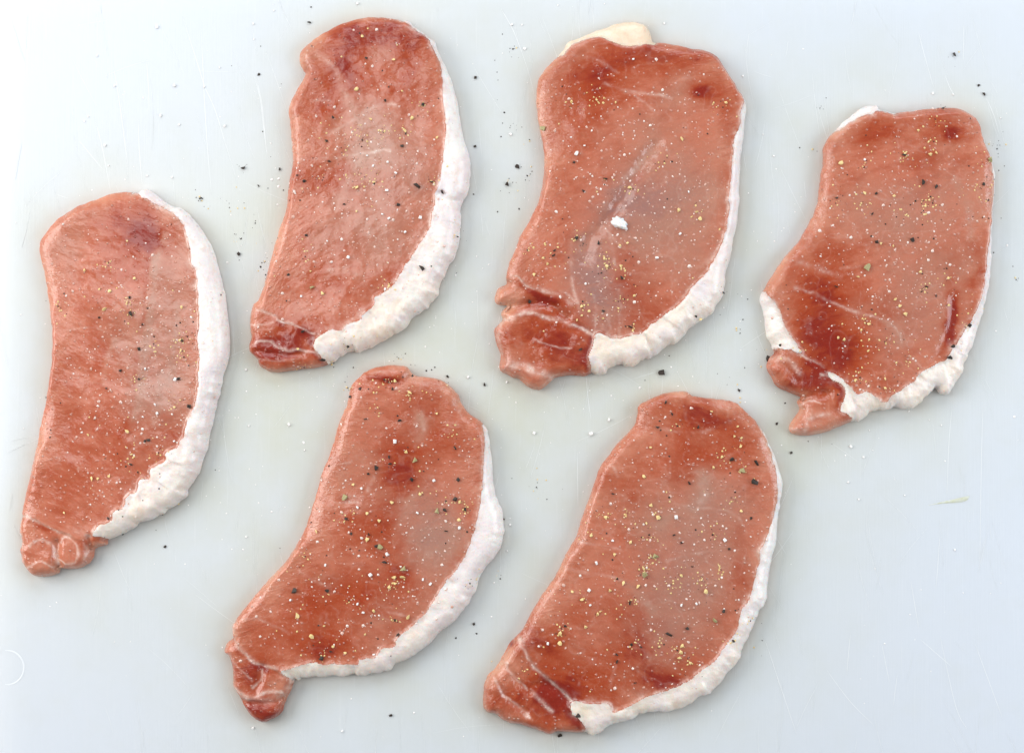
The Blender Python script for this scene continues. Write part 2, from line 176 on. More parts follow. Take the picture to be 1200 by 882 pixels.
# pepper and salt traced from the photograph: zone -> (u, v, size in zone units)
BLACK = {
 'A': [(829,116,14),(995,282,8),(988,346,14),(913,513,8),(537,524,10),(542,590,18),(588,636,10),(412,606,9),(240,560,8),(265,508,7),(447,380,7),(575,735,12),(500,826,14),(637,685,8),(753,700,10),(610,568,8),(757,745,8),(775,685,7),(745,628,8),(730,640,8),(798,625,8),(635,715,6),(780,805,8),(760,770,7),(573,860,9),(785,322,7),(708,222,7),(740,858,12),(405,545,6),(515,622,7)],
 'B': [(783,128,16),(440,52,9),(250,113,7),(210,225,7),(207,255,8),(615,265,12),(600,270,10),(543,367,12),(520,375,8),(485,322,8),(655,318,7),(447,590,10),(570,398,8),(657,467,7),(660,405,6),(590,515,6),(490,555,7),(507,582,7),(672,573,8),(890,389,5),(682,706,10),(645,638,4),(508,655,8),(190,90,6),(392,180,6),(435,342,7),(720,15,12)],
 'C': [(325,95,16),(118,308,10),(333,30,7),(52,695,16),(203,700,10),(117,769,9),(219,787,8),(125,192,5),(1012,323,12),(1012,606,10),(1005,803,7),(155,778,5),(917,510,5),(5,273,4),(210,348,4),(337,192,8),(535,138,8),(562,242,9),(628,293,8),(640,415,9),(795,434,14),(655,360,7),(425,486,10),(396,583,11),(409,668,12),(545,578,9),(542,606,9),(632,547,8),(710,605,12),(725,552,10),(480,618,7),(566,447,6),(275,725,10),(305,750,12),(770,770,30),(830,752,12),(877,790,16),(594,760,9),(693,846,12),(472,845,11),(678,730,7),(555,732,6),(288,828,9),(245,830,7),(380,745,6),(348,328,6),(405,435,6),(860,408,6)],
 'D': [(315,232,10),(240,394,10),(791,368,20),(830,360,8),(937,237,12),(935,387,5),(310,320,8),(232,503,8),(300,627,14),(486,690,12),(385,742,20),(305,778,8),(428,760,6),(508,778,8),(898,814,10),(1050,848,12),(36,311,12),(103,182,8),(43,246,8),(125,362,9),(145,395,7),(130,345,6),(810,790,8),(845,776,8),(658,430,6)],
 'E': [(109,169,8),(74,430,8),(126,654,16),(85,728,18),(168,691,8),(135,828,8),(46,840,7),(60,530,6),(178,543,6),(97,493,5),(35,215,5),(66,107,5),(48,297,4),(361,637,10),(492,704,14),(400,753,12),(313,323,8),(914,518,8),(814,494,6),(978,408,8),(735,632,8),(767,633,8),(634,437,7),(748,787,7),(488,728,7),(875,358,7),(528,420,6),(315,870,7),(330,355,6)],
 'F': [(371,208,13),(463,229,13),(400,230,9),(277,278,16),(280,260,12),(170,258,9),(340,288,7),(559,374,15),(595,575,15),(483,510,10),(463,355,7),(475,352,7),(176,467,15),(389,667,12),(575,300,8),(605,285,7),(397,470,9),(865,530,10),(978,434,14),(1080,460,6),(1060,545,7),(1048,601,6),(755,694,5),(725,764,22),(955,768,4),(1068,744,6),(1045,838,10),(655,795,5),(995,813,4),(570,460,7),(545,470,7),(575,572,7),(680,455,5),(140,785,7),(990,300,5),(610,400,7)],
 'G': [(1003,40,14),(980,2,10),(1060,274,8),(1068,367,7),(1142,837,7),(1128,780,5),(1078,572,5),(1045,720,7),(210,269,6),(297,98,5),(285,285,4),(828,99,12),(657,300,16),(740,420,20),(797,437,16),(708,498,9),(687,515,9),(783,507,8),(540,466,10),(367,485,12),(487,353,8),(522,552,14),(518,650,9),(543,675,14),(695,664,16),(720,655,7),(626,567,7),(580,597,8),(600,515,6),(787,660,8),(1000,427,12),(1022,495,9),(938,348,8),(1023,573,8),(997,570,6),(955,565,6),(367,867,12),(755,867,12),(738,812,8),(843,788,8),(820,578,6),(415,385,8),(787,242,7),(495,215,7),(945,143,7),(795,147,6),(1048,405,6),(738,600,7),(887,512,6),(775,480,8),(400,773,6),(152,860,7)],
 'H': [(797,170,10),(520,230,9),(477,220,7),(576,368,7),(939,299,16),(872,388,14),(852,436,24),(72,440,20),(127,384,10),(147,633,8),(111,722,10),(172,846,10),(247,797,6),(349,808,4),(374,596,8),(735,153,7),(160,228,7),(470,523,8)],
 'I': [(534,67,8),(830,75,6),(757,97,9),(704,32,5),(730,14,5),(8,455,5),(512,145,6),(523,178,12),(558,148,10),(590,148,7),(680,148,10),(720,103,8),(650,112,8),(665,122,8),(710,268,14),(578,262,10),(700,250,8),(620,445,20),(668,405,12),(673,432,12),(590,470,9),(755,493,14),(930,490,14),(919,372,12),(918,567,16),(880,607,14),(957,603,14),(884,573,8),(885,687,10),(505,641,10),(523,697,9),(592,700,12),(520,755,8),(440,440,7),(372,655,8),(1100,640,12),(965,690,8),(883,733,8),(800,460,7),(430,780,7),(460,620,6),(640,690,8),(855,415,6),(740,370,6)],
 'J': [(308,230,18),(433,232,12),(653,125,16),(648,105,8),(690,345,9),(703,402,12),(410,490,16),(445,462,10),(400,365,8),(600,355,8),(625,415,8),(975,205,8),(675,706,11),(990,357,10),(1000,395,8),(922,412,8),(1090,187,6),(348,102,7),(555,80,6),(515,270,7),(380,440,6),(620,64,12),(675,480,6)],
 'K': [(997,57,12),(1137,180,8),(1191,287,7),(1169,103,7),(248,413,7),(953,32,4),(648,15,6),(115,750,6),(726,100,12),(750,143,10),(705,168,8),(695,190,12),(708,202,8),(730,222,8),(846,190,10),(770,187,7),(740,298,8),(1062,321,18),(1055,391,22),(972,310,14),(965,360,7),(815,397,14),(983,430,8),(530,436,10),(1042,526,9),(785,618,10),(757,590,12),(900,588,8),(960,640,9),(825,705,9),(530,681,8),(547,752,10),(665,588,8),(637,598,6),(508,583,7),(740,450,8),(837,570,7)],
 'L': [(595,203,16),(737,317,20),(805,295,14),(547,420,14),(545,392,10),(940,232,12),(985,230,8),(400,617,20),(336,692,14),(613,497,9),(635,365,9),(600,355,9),(355,287,9),(14,280,9),(27,315,8),(1040,268,7),(978,342,10),(978,150,7),(720,355,7),(770,378,8)],
 'O': [(586,467,7),(560,126,8),(608,280,6),(355,563,6),(446,560,6)],
 'P': [(297,160,8),(350,104,7)],
 'Q': [(461,230,30)],
}
PALE = {
 'A': [(432,572,16),(455,498,12),(410,490,10),(350,412,10),(557,445,10),(525,290,8),(750,565,14),(525,545,10),(350,520,8),(565,665,8),(715,495,8)],
 'B': [(525,230,14),(380,425,14),(265,565,10),(450,415,10),(545,325,10),(720,130,10),(365,245,10),(375,465,7),(520,295,8),(405,425,10),(736,523,16)],
 'C': [(520,370,16),(720,540,16),(750,490,14),(580,493,10),(855,568,10),(710,378,10),(690,187,8),(545,150,10),(397,550,8),(515,538,8),(568,118,8),(523,775,12),(523,873,10),(665,520,7),(675,247,10),(460,235,8)],
 'D': [(342,447,18),(380,470,14),(278,700,12)],
 'E': [(808,541,16),(593,743,16),(352,382,10),(535,388,10),(990,388,14),(455,378,10),(235,495,18)],
 'F': [(295,245,10),(252,313,12),(197,358,12),(235,290,10),(552,240,12),(582,228,12),(487,292,10),(497,325,12),(395,490,14),(425,510,10),(555,325,10),(612,445,10),(375,545,10),(853,373,8),(963,172,10),(237,592,8),(885,540,14),(483,540,10),(395,528,10),(795,92,14),(868,100,10),(883,127,14)],
 'G': [(490,465,16),(615,475,14),(772,298,14),(797,290,12),(462,825,12),(730,803,12),(612,692,10),(560,680,12),(768,495,12),(720,195,10),(502,258,8),(850,830,10),(740,520,8),(705,430,8),(475,508,8),(665,560,8),(1022,325,22),(385,335,18),(502,782,24)],
 'H': [(620,186,14),(640,215,12),(665,250,16),(473,318,12),(400,360,12),(375,352,10),(505,292,10),(450,532,12),(577,527,12),(577,570,14),(850,210,12),(655,505,8),(235,405,8),(850,95,8),(757,200,8),(393,292,8),(670,455,8),(507,405,8)],
 'I': [(745,160,16),(630,240,8),(532,512,12),(498,560,18),(733,385,14),(763,415,18),(677,578,12),(855,612,18),(935,645,12),(935,577,14),(630,650,14),(585,620,10),(633,748,18),(585,718,14),(393,690,12),(850,240,10),(780,370,8),(785,548,10),(920,285,10),(890,285,8),(925,320,8),(690,115,12)],
 'J': [(720,145,20),(718,180,16),(685,182,14),(670,218,16),(320,327,16),(375,407,16),(740,332,14),(610,310,10),(455,445,10),(333,478,8),(500,468,10),(575,398,10),(540,460,8),(420,365,10),(690,205,10)],
 'K': [(1010,350,20),(1003,262,12),(1007,230,12),(992,187,10),(895,132,10),(980,225,10),(935,300,10),(903,340,10),(645,372,12),(672,477,14),(698,523,14),(505,523,12),(598,615,14),(655,545,10),(687,672,20),(650,735,18),(537,660,10),(495,660,8),(450,592,10),(575,513,8),(730,430,8),(1005,500,10),(860,577,8),(785,740,10),(970,465,8),(670,265,10)],
 'L': [(645,75,14),(625,140,14),(570,128,12),(520,155,12),(418,190,10),(335,315,14),(335,350,14),(380,160,10),(430,290,14),(475,243,10),(875,158,14),(907,262,20),(785,362,14),(782,385,14),(778,405,14),(815,425,12),(510,375,8),(275,365,8),(845,90,8),(755,130,8),(925,80,8),(447,530,8),(860,118,8),(205,455,8)],
}
COARSE = {
 'A': [(725,862,20),(600,818,14),(790,605,12)], 'B': [(650,155,14),(720,270,12),(640,118,12),(590,170,10)],
 'C': [(683,715,16),(647,787,18),(590,685,14),(565,643,12),(650,670,12),(95,100,10),(525,15,12),(180,45,8)],
 'D': [(487,322,16),(655,162,16),(628,145,12),(785,158,18),(722,218,14),(293,483,12),(400,255,10),(640,455,14)],
 'E': [(372,600,22),(405,567,12),(350,532,10),(607,210,12),(105,68,12),(147,68,10),(158,167,14),(735,62,10),(1060,280,10),(100,520,14)],
 'F': [(705,290,18),(800,190,16),(410,397,12),(835,17,12)],
 'G': [(490,320,12),(783,35,12),(1075,142,9),(870,40,9),(98,305,10),(52,212,8)],
 'H': [(430,820,16),(485,865,12),(680,668,10),(510,750,8),(820,728,8),(768,705,8)],
 'I': [(690,347,22),(548,597,14),(775,618,14),(935,675,16),(838,495,14),(563,525,12),(660,775,18),(288,283,16),(135,288,8),(968,103,12),(1115,122,12),(1128,663,10),(347,380,8),(125,75,10)],
 'J': [(597,172,18),(825,207,16),(570,315,14),(548,283,14),(425,135,14),(797,190,14),(293,268,12),(610,475,12),(150,753,12),(490,765,12),(125,28,10)],
 'K': [(765,523,18),(945,607,18),(470,692,18),(750,492,10),(530,610,12),(240,212,14),(450,215,20),(150,553,10),(517,163,14),(140,648,8)],
 'L': [(443,155,16),(447,210,12),(785,210,14),(840,205,12),(290,352,14)],
 'M': [(614,107,14),(682,335,14),(628,452,14),(700,488,10),(878,493,12),(990,95,10),(410,568,12),(448,337,10),(797,341,10),(672,693,10),(575,687,10),(425,648,8),(345,457,8),(330,474,8),(992,154,8),(858,265,8),(380,219,10)],
 'N': [(300,95,9),(333,122,7),(294,186,7),(321,230,6),(568,360,7),(439,220,5)],
}


def flat(d):
    out = []
    for z, L in d.items():
        ox, oy, k = ZONE[z]
        for (u, v, s) in L:
            p = (ox + u / k, oy + v / k, s / k)
            if all((p[0]-q[0])**2 + (p[1]-q[1])**2 > 5.0 for q in out):
                out.append(p)
    return out


# ------------------------------------------------------------------ materials
def new_mat(name):
    m = bpy.data.materials.new(name)
    m.use_nodes = True
    nt = m.node_tree
    return m, nt, nt.nodes['Principled BSDF']


def nd(nt, typ, **kw):
    n = nt.nodes.new(typ)
    for k, v in kw.items():
        if k in n.inputs:
            n.inputs[k].default_value = v
        else:
            setattr(n, k, v)
    return n


def noise_node(nt, coord, scale, detail=4, rough=0.55, dist=0.0):
    n = nd(nt, 'ShaderNodeTexNoise', Scale=scale, Detail=detail, Roughness=rough, Distortion=dist)
    nt.links.new(coord, n.inputs['Vector'])
    return n.outputs['Fac']


def maprange(nt, v, a, b, c, d):
    n = nd(nt, 'ShaderNodeMapRange')
    n.inputs[1].default_value, n.inputs[2].default_value = a, b
    n.inputs[3].default_value, n.inputs[4].default_value = c, d
    nt.links.new(v, n.inputs[0])
    return n.outputs[0]


def mix(nt, fac, a, b, mode='MIX'):
    n = nt.nodes.new('ShaderNodeMix')
    n.data_type = 'RGBA'
    n.blend_type = mode
    n.clamp_factor = True
    for i, v in ((0, fac), (6, a), (7, b)):
        if isinstance(v, (tuple, list)):
            n.inputs[i].default_value = (*v, 1)
        elif isinstance(v, (int, float)):
            n.inputs[i].default_value = v
        else:
            nt.links.new(v, n.inputs[i])
    return n.outputs[2]


def math_(nt, op, a, b=None):
    n = nt.nodes.new('ShaderNodeMath')
    n.operation = op
    for i, v in ((0, a), (1, b)):
        if v is None:
            continue
        if isinstance(v, (int, float)):
            n.inputs[i].default_value = v
        else:
            nt.links.new(v, n.inputs[i])
    return n.outputs[0]


def bump(nt, height, dist, strength=1.0, prev=None):
    b = nd(nt, 'ShaderNodeBump')
    b.inputs['Strength'].default_value = strength
    b.inputs['Distance'].default_value = dist
    nt.links.new(height, b.inputs['Height'])
    if prev is not None:
        nt.links.new(prev, b.inputs['Normal'])
    return b.outputs['Normal']


def attr(nt, name):
    a = nt.nodes.new('ShaderNodeAttribute')
    a.attribute_name = name
    return a.outputs['Fac']


def obj_coord(nt):
    return nt.nodes.new('ShaderNodeTexCoord').outputs['Object']


def meat_material():
    m, nt, p = new_mat('raw_pork')
    co = obj_coord(nt)
    big = noise_node(nt, co, 45, 3, 0.5)
    mid = noise_node(nt, co, 75, 5, 0.55, 0.4)
    fine = noise_node(nt, co, 900, 3, 0.6)
    vfine = noise_node(nt, co, 2600, 2, 0.5)
    # stretched muscle grain
    mp = nd(nt, 'ShaderNodeMapping')
    mp.inputs['Rotation'].default_value = (0, 0, RAD(20))
    mp.inputs['Scale'].default_value = (0.9, 0.38, 1.0)
    # each piece of meat has its own run of fibres, which also bends across the piece
    oi = nt.nodes.new('ShaderNodeObjectInfo')
    vr = nd(nt, 'ShaderNodeVectorRotate', rotation_type='Z_AXIS')
    nt.links.new(co, vr.inputs['Vector'])
    bend = math_(nt, 'ADD', maprange(nt, oi.outputs['Random'], 0, 1, 0.3, 2.2), maprange(nt, noise_node(nt, co, 14, 1, 0.4), 0.3, 0.7, -0.3, 0.3))
    nt.links.new(bend, vr.inputs['Angle'])
    nt.links.new(vr.outputs['Vector'], mp.inputs['Vector'])
    grain = noise_node(nt, mp.outputs['Vector'], 520, 4, 0.6, 0.4)
    red = math_(nt, 'ADD', math_(nt, 'MULTIPLY', attr(nt, 'red'), 0.9), maprange(nt, mid, 0.3, 0.7, -0.16, 0.20))
    red = math_(nt, 'ADD', red, maprange(nt, grain, 0.3, 0.7, -0.12, 0.14))
    fib = noise_node(nt, mp.outputs['Vector'], 190, 6, 0.62, 0.8)
    red = math_(nt, 'ADD', red, maprange(nt, fib, 0.32, 0.68, -0.12, 0.13))
    pale = math_(nt, 'ADD', attr(nt, 'pale'), maprange(nt, big, 0.35, 0.7, -0.35, 0.40))
    pale = math_(nt, 'ADD', pale, maprange(nt, grain, 0.3, 0.7, -0.14, 0.14))
    ramp = nd(nt, 'ShaderNodeValToRGB')
    e = ramp.color_ramp.elements
    e[0].position, e[0].color = 0.0, (0.515, 0.158, 0.090, 1)
    e[1].position, e[1].color = 1.0, (0.25, 0.012, 0.0015, 1)
    for pos, col in ((0.25, (0.43, 0.096, 0.042, 1)), (0.6, (0.375, 0.052, 0.010, 1))):
        q = e.new(pos); q.color = col
    nt.links.new(red, ramp.inputs['Fac'])
    c = ramp.outputs['Color']
    notred = maprange(nt, red, 0.25, 0.85, 1.0, 0.0)
    pf = math_(nt, 'MULTIPLY', math_(nt, 'MAXIMUM', pale, 0.0), notred)
    c = mix(nt, math_(nt, 'MULTIPLY', pf, 0.68), c, (0.45, 0.215, 0.148))
    gr = math_(nt, 'MULTIPLY', attr(nt, 'grey'), maprange(nt, fib, 0.32, 0.68, 0.35, 0.95))
    c = mix(nt, gr, c, (0.345, 0.165, 0.135))
    c = mix(nt, math_(nt, 'MULTIPLY', math_(nt, 'MULTIPLY', attr(nt, 'rim'), maprange(nt, red, 0.3, 1.0, 1.0, 0.15)), maprange(nt, mid, 0.3, 0.7, 1.0, 0.3)), c, (0.68, 0.36, 0.235))
    # dissolved salt specks
    vo = nd(nt, 'ShaderNodeTexVoronoi', Scale=520.0)
    nt.links.new(co, vo.inputs['Vector'])
    sp = nt.nodes.new('ShaderNodeSeparateColor')
    nt.links.new(vo.outputs['Color'], sp.inputs[0])
    speck = math_(nt, 'MULTIPLY', maprange(nt, vo.outputs['Distance'], 0.12, 0.30, 1, 0), maprange(nt, sp.outputs[0], 0.55, 1.0, 0, 0.85))
    calm = maprange(nt, red, 0.3, 0.9, 1.0, 0.25)
    c = mix(nt, math_(nt, 'MULTIPLY', speck, calm), c, (0.78, 0.47, 0.38))
    c = mix(nt, math_(nt, 'MULTIPLY', maprange(nt, fine, 0.55, 0.75, 0.0, 0.2), calm), c, (0.70, 0.40, 0.30))
    w = math_(nt, 'MULTIPLY', attr(nt, 'white'), maprange(nt, fine, 0.32, 0.58, 0.55, 1.15))
    w = math_(nt, 'MULTIPLY', w, maprange(nt, mid, 0.3, 0.55, 0.7, 1.0))
    c = mix(nt, w, c, (0.92, 0.77, 0.68))
    nt.links.new(c, p.inputs['Base Color'])
    p.inputs['Subsurface Weight'].default_value = 0.4
    p.inputs['Subsurface Radius'].default_value = (1.0, 0.36, 0.24)
    p.inputs['Subsurface Scale'].default_value = 0.0035
    p.inputs['Specular IOR Level'].default_value = 0.15
    r = maprange(nt, mid, 0.3, 0.7, 0.35, 0.5)
    nt.links.new(r, p.inputs['Roughness'])
    p.inputs['Coat Weight'].default_value = 0.85
    p.inputs['Coat IOR'].default_value = 1.55
    p.inputs['Coat Roughness'].default_value = 0.07
    edg = math_(nt, 'ADD', 0.25, math_(nt, 'MULTIPLY', attr(nt, 'edge'), 1.0))
    n1 = bump(nt, math_(nt, 'MULTIPLY', grain, edg), 0.0009, 0.45)
    n2 = bump(nt, fine, 0.0004, 0.18, n1)
    n3 = bump(nt, speck, 0.0006, 0.9, n2)
    nt.links.new(n3, p.inputs['Normal'])
    nt.links.new(n3, p.inputs['Coat Normal'])
    return m


def fat_material():
    m, nt, p = new_mat('pork_fat')
    co = obj_coord(nt)
    big = noise_node(nt, co, 70, 3, 0.5)
    mid = noise_node(nt, co, 260, 4, 0.6, 0.5)
    fine = noise_node(nt, co, 1100, 3, 0.6)
    c = mix(nt, maprange(nt, big, 0.4, 0.65, 0, 1), (0.87, 0.83, 0.795), (0.83, 0.75, 0.745))
    c = mix(nt, maprange(nt, mid, 0.50, 0.72, 0, 0.6), c, (0.80, 0.62, 0.53))
    c = mix(nt, math_(nt, 'MULTIPLY', attr(nt, 'red'), maprange(nt, mid, 0.38, 0.6, 0.2, 1.3)), c, (0.70, 0.38, 0.29))
    c = mix(nt, attr(nt, 'pale'), c, (0.85, 0.72, 0.58))
    blot = noise_node(nt, co, 130, 4, 0.6, 0.5)
    c = mix(nt, maprange(nt, blot, 0.52, 0.72, 0, 0.65), c, (0.74, 0.665, 0.68))
    c = mix(nt, math_(nt, 'MULTIPLY', math_(nt, 'SUBTRACT', attr(nt, 'pale'), 1.0), maprange(nt, blot, 0.35, 0.6, 0.3, 1.2)), c, (0.76, 0.56, 0.38))
    nt.links.new(c, p.inputs['Base Color'])
    p.inputs['Subsurface Weight'].default_value = 0.6
    p.inputs['Subsurface Radius'].default_value = (1.0, 0.6, 0.45)
    p.inputs['Subsurface Scale'].default_value = 0.004
    p.inputs['Roughness'].default_value = 0.34
    p.inputs['Coat Weight'].default_value = 0.4
    p.inputs['Coat Roughness'].default_value = 0.2
    n1 = bump(nt, mid, 0.0009, 0.4)
    n2 = bump(nt, fine, 0.0004, 0.5, n1)
    nt.links.new(n2, p.inputs['Normal'])
    return m


def board_material():
    m, nt, p = new_mat('white_board_plastic')
    co = obj_coord(nt)
    big = noise_node(nt, co, 9, 3, 0.5)
    mid = noise_node(nt, co, 60, 4, 0.6)
    mp = nd(nt, 'ShaderNodeMapping')
    mp.inputs['Scale'].default_value = (1.0, 0.03, 1.0)
    mp.inputs['Rotation'].default_value = (0, 0, RAD(6))
    nt.links.new(co, mp.inputs['Vector'])
    s1 = noise_node(nt, mp.outputs['Vector'], 900, 2, 0.6)
    mp2 = nd(nt, 'ShaderNodeMapping')
    mp2.inputs['Scale'].default_value = (1.0, 0.04, 1.0)
    mp2.inputs['Rotation'].default_value = (0, 0, RAD(-14))
    nt.links.new(co, mp2.inputs['Vector'])
    s2 = noise_node(nt, mp2.outputs['Vector'], 1100, 2, 0.6)
    c = mix(nt, maprange(nt, big, 0.38, 0.62, 0, 0.55), (0.650, 0.690, 0.755), (0.655, 0.685, 0.728))
    c = mix(nt, maprange(nt, mid, 0.5, 0.8, 0, 0.25), c, (0.61, 0.63, 0.61))
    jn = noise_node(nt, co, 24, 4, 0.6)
    juice_shade = math_(nt, 'MULTIPLY', attr(nt, 'juice'), maprange(nt, jn, 0.3, 0.65, 0.45, 1.0))  # juice stain plus the shade of the board's centre, painted into the colour
    c = mix(nt, juice_shade, c, (0.560, 0.560, 0.440))
    c = mix(nt, math_(nt, 'MULTIPLY', attr(nt, 'blush_and_shade'), maprange(nt, jn, 0.3, 0.6, 0.3, 1.0)), c, (0.56, 0.44, 0.37))
    c = mix(nt, maprange(nt, s1, 0.62, 0.78, 0, 0.2), c, (0.76, 0.77, 0.78))
    c = mix(nt, maprange(nt, s2, 0.64, 0.8, 0, 0.2), c, (0.76, 0.77, 0.78))
    nt.links.new(c, p.inputs['Base Color'])
    p.inputs['Subsurface Weight'].default_value = 0.25
    p.inputs['Subsurface Radius'].default_value = (1, 1, 1)
    p.inputs['Subsurface Scale'].default_value = 0.004
    nt.links.new(maprange(nt, juice_shade, 0.0, 0.6, 0.48, 0.34), p.inputs['Roughness'])
    p.inputs['Specular IOR Level'].default_value = 0.3
    h = math_(nt, 'ADD', s1, s2)
    h = math_(nt, 'ADD', h, math_(nt, 'MULTIPLY', mid, 0.6))
    nt.links.new(bump(nt, h, 0.0001, 0.3), p.inputs['Normal'])
    return m


def simple_mat(name, col, rough, var=None, scale=900, sss=0.0):
    m, nt, p = new_mat(name)
    if var:
        co = obj_coord(nt)
        f = noise_node(nt, co, scale, 3)
        c = mix(nt, maprange(nt, f, 0.38, 0.62, 0, 1), col, var)
        nt.links.new(c, p.inputs['Base Color'])
    else:
        p.inputs['Base Color'].default_value = (*col, 1)
    p.inputs['Roughness'].default_value = rough
    if sss:
        p.inputs['Subsurface Weight'].default_value = sss
        p.inputs['Subsurface Scale'].default_value = 0.002
    return m


M_MEAT = meat_material()
M_FAT = fat_material()
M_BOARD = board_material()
M_PEPPER = simple_mat('black_pepper_skin', (0.010, 0.008, 0.007), 0.6, (0.05, 0.028, 0.016), 2200)
M_CORE = simple_mat('pale_pepper_core', (0.80, 0.52, 0.15), 0.5, (0.90, 0.76, 0.42), 2600)
M_MIXED = simple_mat('cracked_pepper_mottled', (0.66, 0.58, 0.28), 0.6, (0.10, 0.075, 0.03), 1900)
M_SALT = simple_mat('salt', (0.95, 0.92, 0.89), 0.15)
M_BRINE = simple_mat('half_melted_salt', (0.92, 0.80, 0.73), 0.12, (0.70, 0.40, 0.31), 420)
M_SCRATCH = simple_mat('scraped_plastic', (0.87, 0.88, 0.88), 0.5)
M_RING = simple_mat('ring_plastic', (0.74, 0.77, 0.81), 0.5)
M_COUNTER = simple_mat('pale_counter', (0.55, 0.55, 0.54), 0.4, (0.50, 0.50, 0.50), 30)


# ------------------------------------------------------------------ helpers
def mesh_obj(name, verts, faces, mat, parent=None, smooth=True):
    me = bpy.data.meshes.new(name)
    me.from_pydata([tuple(v) for v in verts], [], [tuple(f) for f in faces])
    if mat:
        me.materials.append(mat)
    me.update()
    if smooth:
        me.polygons.foreach_set('use_smooth', [True] * len(me.polygons))
    o = bpy.data.objects.new(name, me)
    COL.objects.link(o)
    if parent:
        o.parent = parent
    return o


def tag(o, label=None, cat=None, group=None, kind=None):
    if label: o['label'] = label
    if cat: o['category'] = cat
    if group: o['group'] = group
    if kind: o['kind'] = kind
    return o


def smooth_poly(pts, n=4, closed=True):
    P = np.array(pts, float)
    out = []
    N = len(P)
    rng = range(N) if closed else range(N - 1)
    for i in rng:
        if closed:
            p0, p1, p2, p3 = P[(i-1) % N], P[i], P[(i+1) % N], P[(i+2) % N]
        else:
            p0, p1, p2, p3 = P[max(i-1, 0)], P[i], P[i+1], P[min(i+2, N-1)]
        for t in np.linspace(0, 1, n, endpoint=False):
            out.append(0.5*((2*p1) + (-p0+p2)*t + (2*p0-5*p1+4*p2-p3)*t*t + (-p0+3*p1-3*p2+p3)*t**3))
    if not closed:
        out.append(P[-1])
    return np.array(out)


def seg_dist(X, Y, poly, closed=True):
    """distance to a polyline and the nearest point on it"""
    D = np.full(X.shape, 1e9)
    NX = np.zeros_like(X)
    NY = np.zeros_like(Y)
    n = len(poly)
    for i in range(n if closed else n - 1):
        ax, ay = poly[i]
        bx, by = poly[(i+1) % n]
        dx, dy = bx-ax, by-ay
        L = dx*dx + dy*dy + 1e-12
        t = np.clip(((X-ax)*dx + (Y-ay)*dy)/L, 0, 1)
        qx, qy = ax+t*dx, ay+t*dy
        d = (X-qx)**2 + (Y-qy)**2
        k = d < D
        D[k] = d[k]; NX[k] = qx[k]; NY[k] = qy[k]
    return np.sqrt(D), NX, NY


def inside(X, Y, poly):
    r = np.zeros(X.shape, bool)
    n = len(poly)
    for i in range(n):
        ax, ay = poly[i]
        bx, by = poly[(i+1) % n]
        if ay == by:
            continue
        c = ((ay > Y) != (by > Y)) & (X < (bx-ax)*(Y-ay)/(by-ay)+ax)
        r ^= c
    return r


def vnoise(X, Y, scale, seed, octaves=3, gain=0.5):
    """value noise on a lattice, smooth interpolation, about -1..1"""
    rs = np.random.RandomState(seed)
    T = rs.uniform(-1, 1, (256, 256))
    out = np.zeros_like(X)
    a, tot = 1.0, 0.0
    f = 1.0/scale
    for o in range(octaves):
        x, y = X*f + 17.3*o + 40, Y*f + 31.7*o + 40
        xi, yi = np.floor(x).astype(int), np.floor(y).astype(int)
        fx, fy = x-xi, y-yi
        fx = fx*fx*fx*(fx*(fx*6-15)+10); fy = fy*fy*fy*(fy*(fy*6-15)+10)
        g = lambda i, j: T[(yi+j) % 256, (xi+i) % 256]
        out += a*((g(0, 0)*(1-fx)+g(1, 0)*fx)*(1-fy) + (g(0, 1)*(1-fx)+g(1, 1)*fx)*fy)
        tot += a
        a *= gain; f *= 2.0
    return out/tot


# ------------------------------------------------------------------ the board and the counter under it
def rounded_slab(x0, x1, y0, y1, rc, z0, z1, prof):
    """closed slab; prof = list of (inset, z) rings from bottom to top"""
    def ring(inset):
        r = rc - inset
        pts = []
        for (cx, cy, a0, sx, sy) in ((x1-rc, y1-rc, 0, 1, 1), (x0+rc, y1-rc, 90, -1, 1), (x0+rc, y0+rc, 180, -1, -1), (x1-rc, y0+rc, 270, 1, -1)):
            for k in range(9):
                a = RAD(a0 + 90*k/8)
                pts.append((cx + max(r, 0.0004)*math.cos(a) + min(r, 0)*sx, cy + max(r, 0.0004)*math.sin(a) + min(r, 0)*sy))
        out = []
        for i, p in enumerate(pts):
            out.append(p)
            if i % 9 == 8:                      # straight side up to the next corner
                q = pts[(i+1) % 36]
                out += [(p[0]+(q[0]-p[0])*j/41, p[1]+(q[1]-p[1])*j/41) for j in range(1, 41)]
        return out
    V, F = [], []
    n = 36 + 160
    for (ins, z) in prof:
        V += [(x, y, z) for x, y in ring(ins)]
    for i in range(len(prof)-1):
        for k in range(n):
            a, b = i*n+k, i*n+(k+1) % n
            F.append((a, b, b+n, a+n))
    F.append(tuple(reversed(range(n))))
    F.append(tuple(range((len(prof)-1)*n, len(prof)*n)))
    return V, F


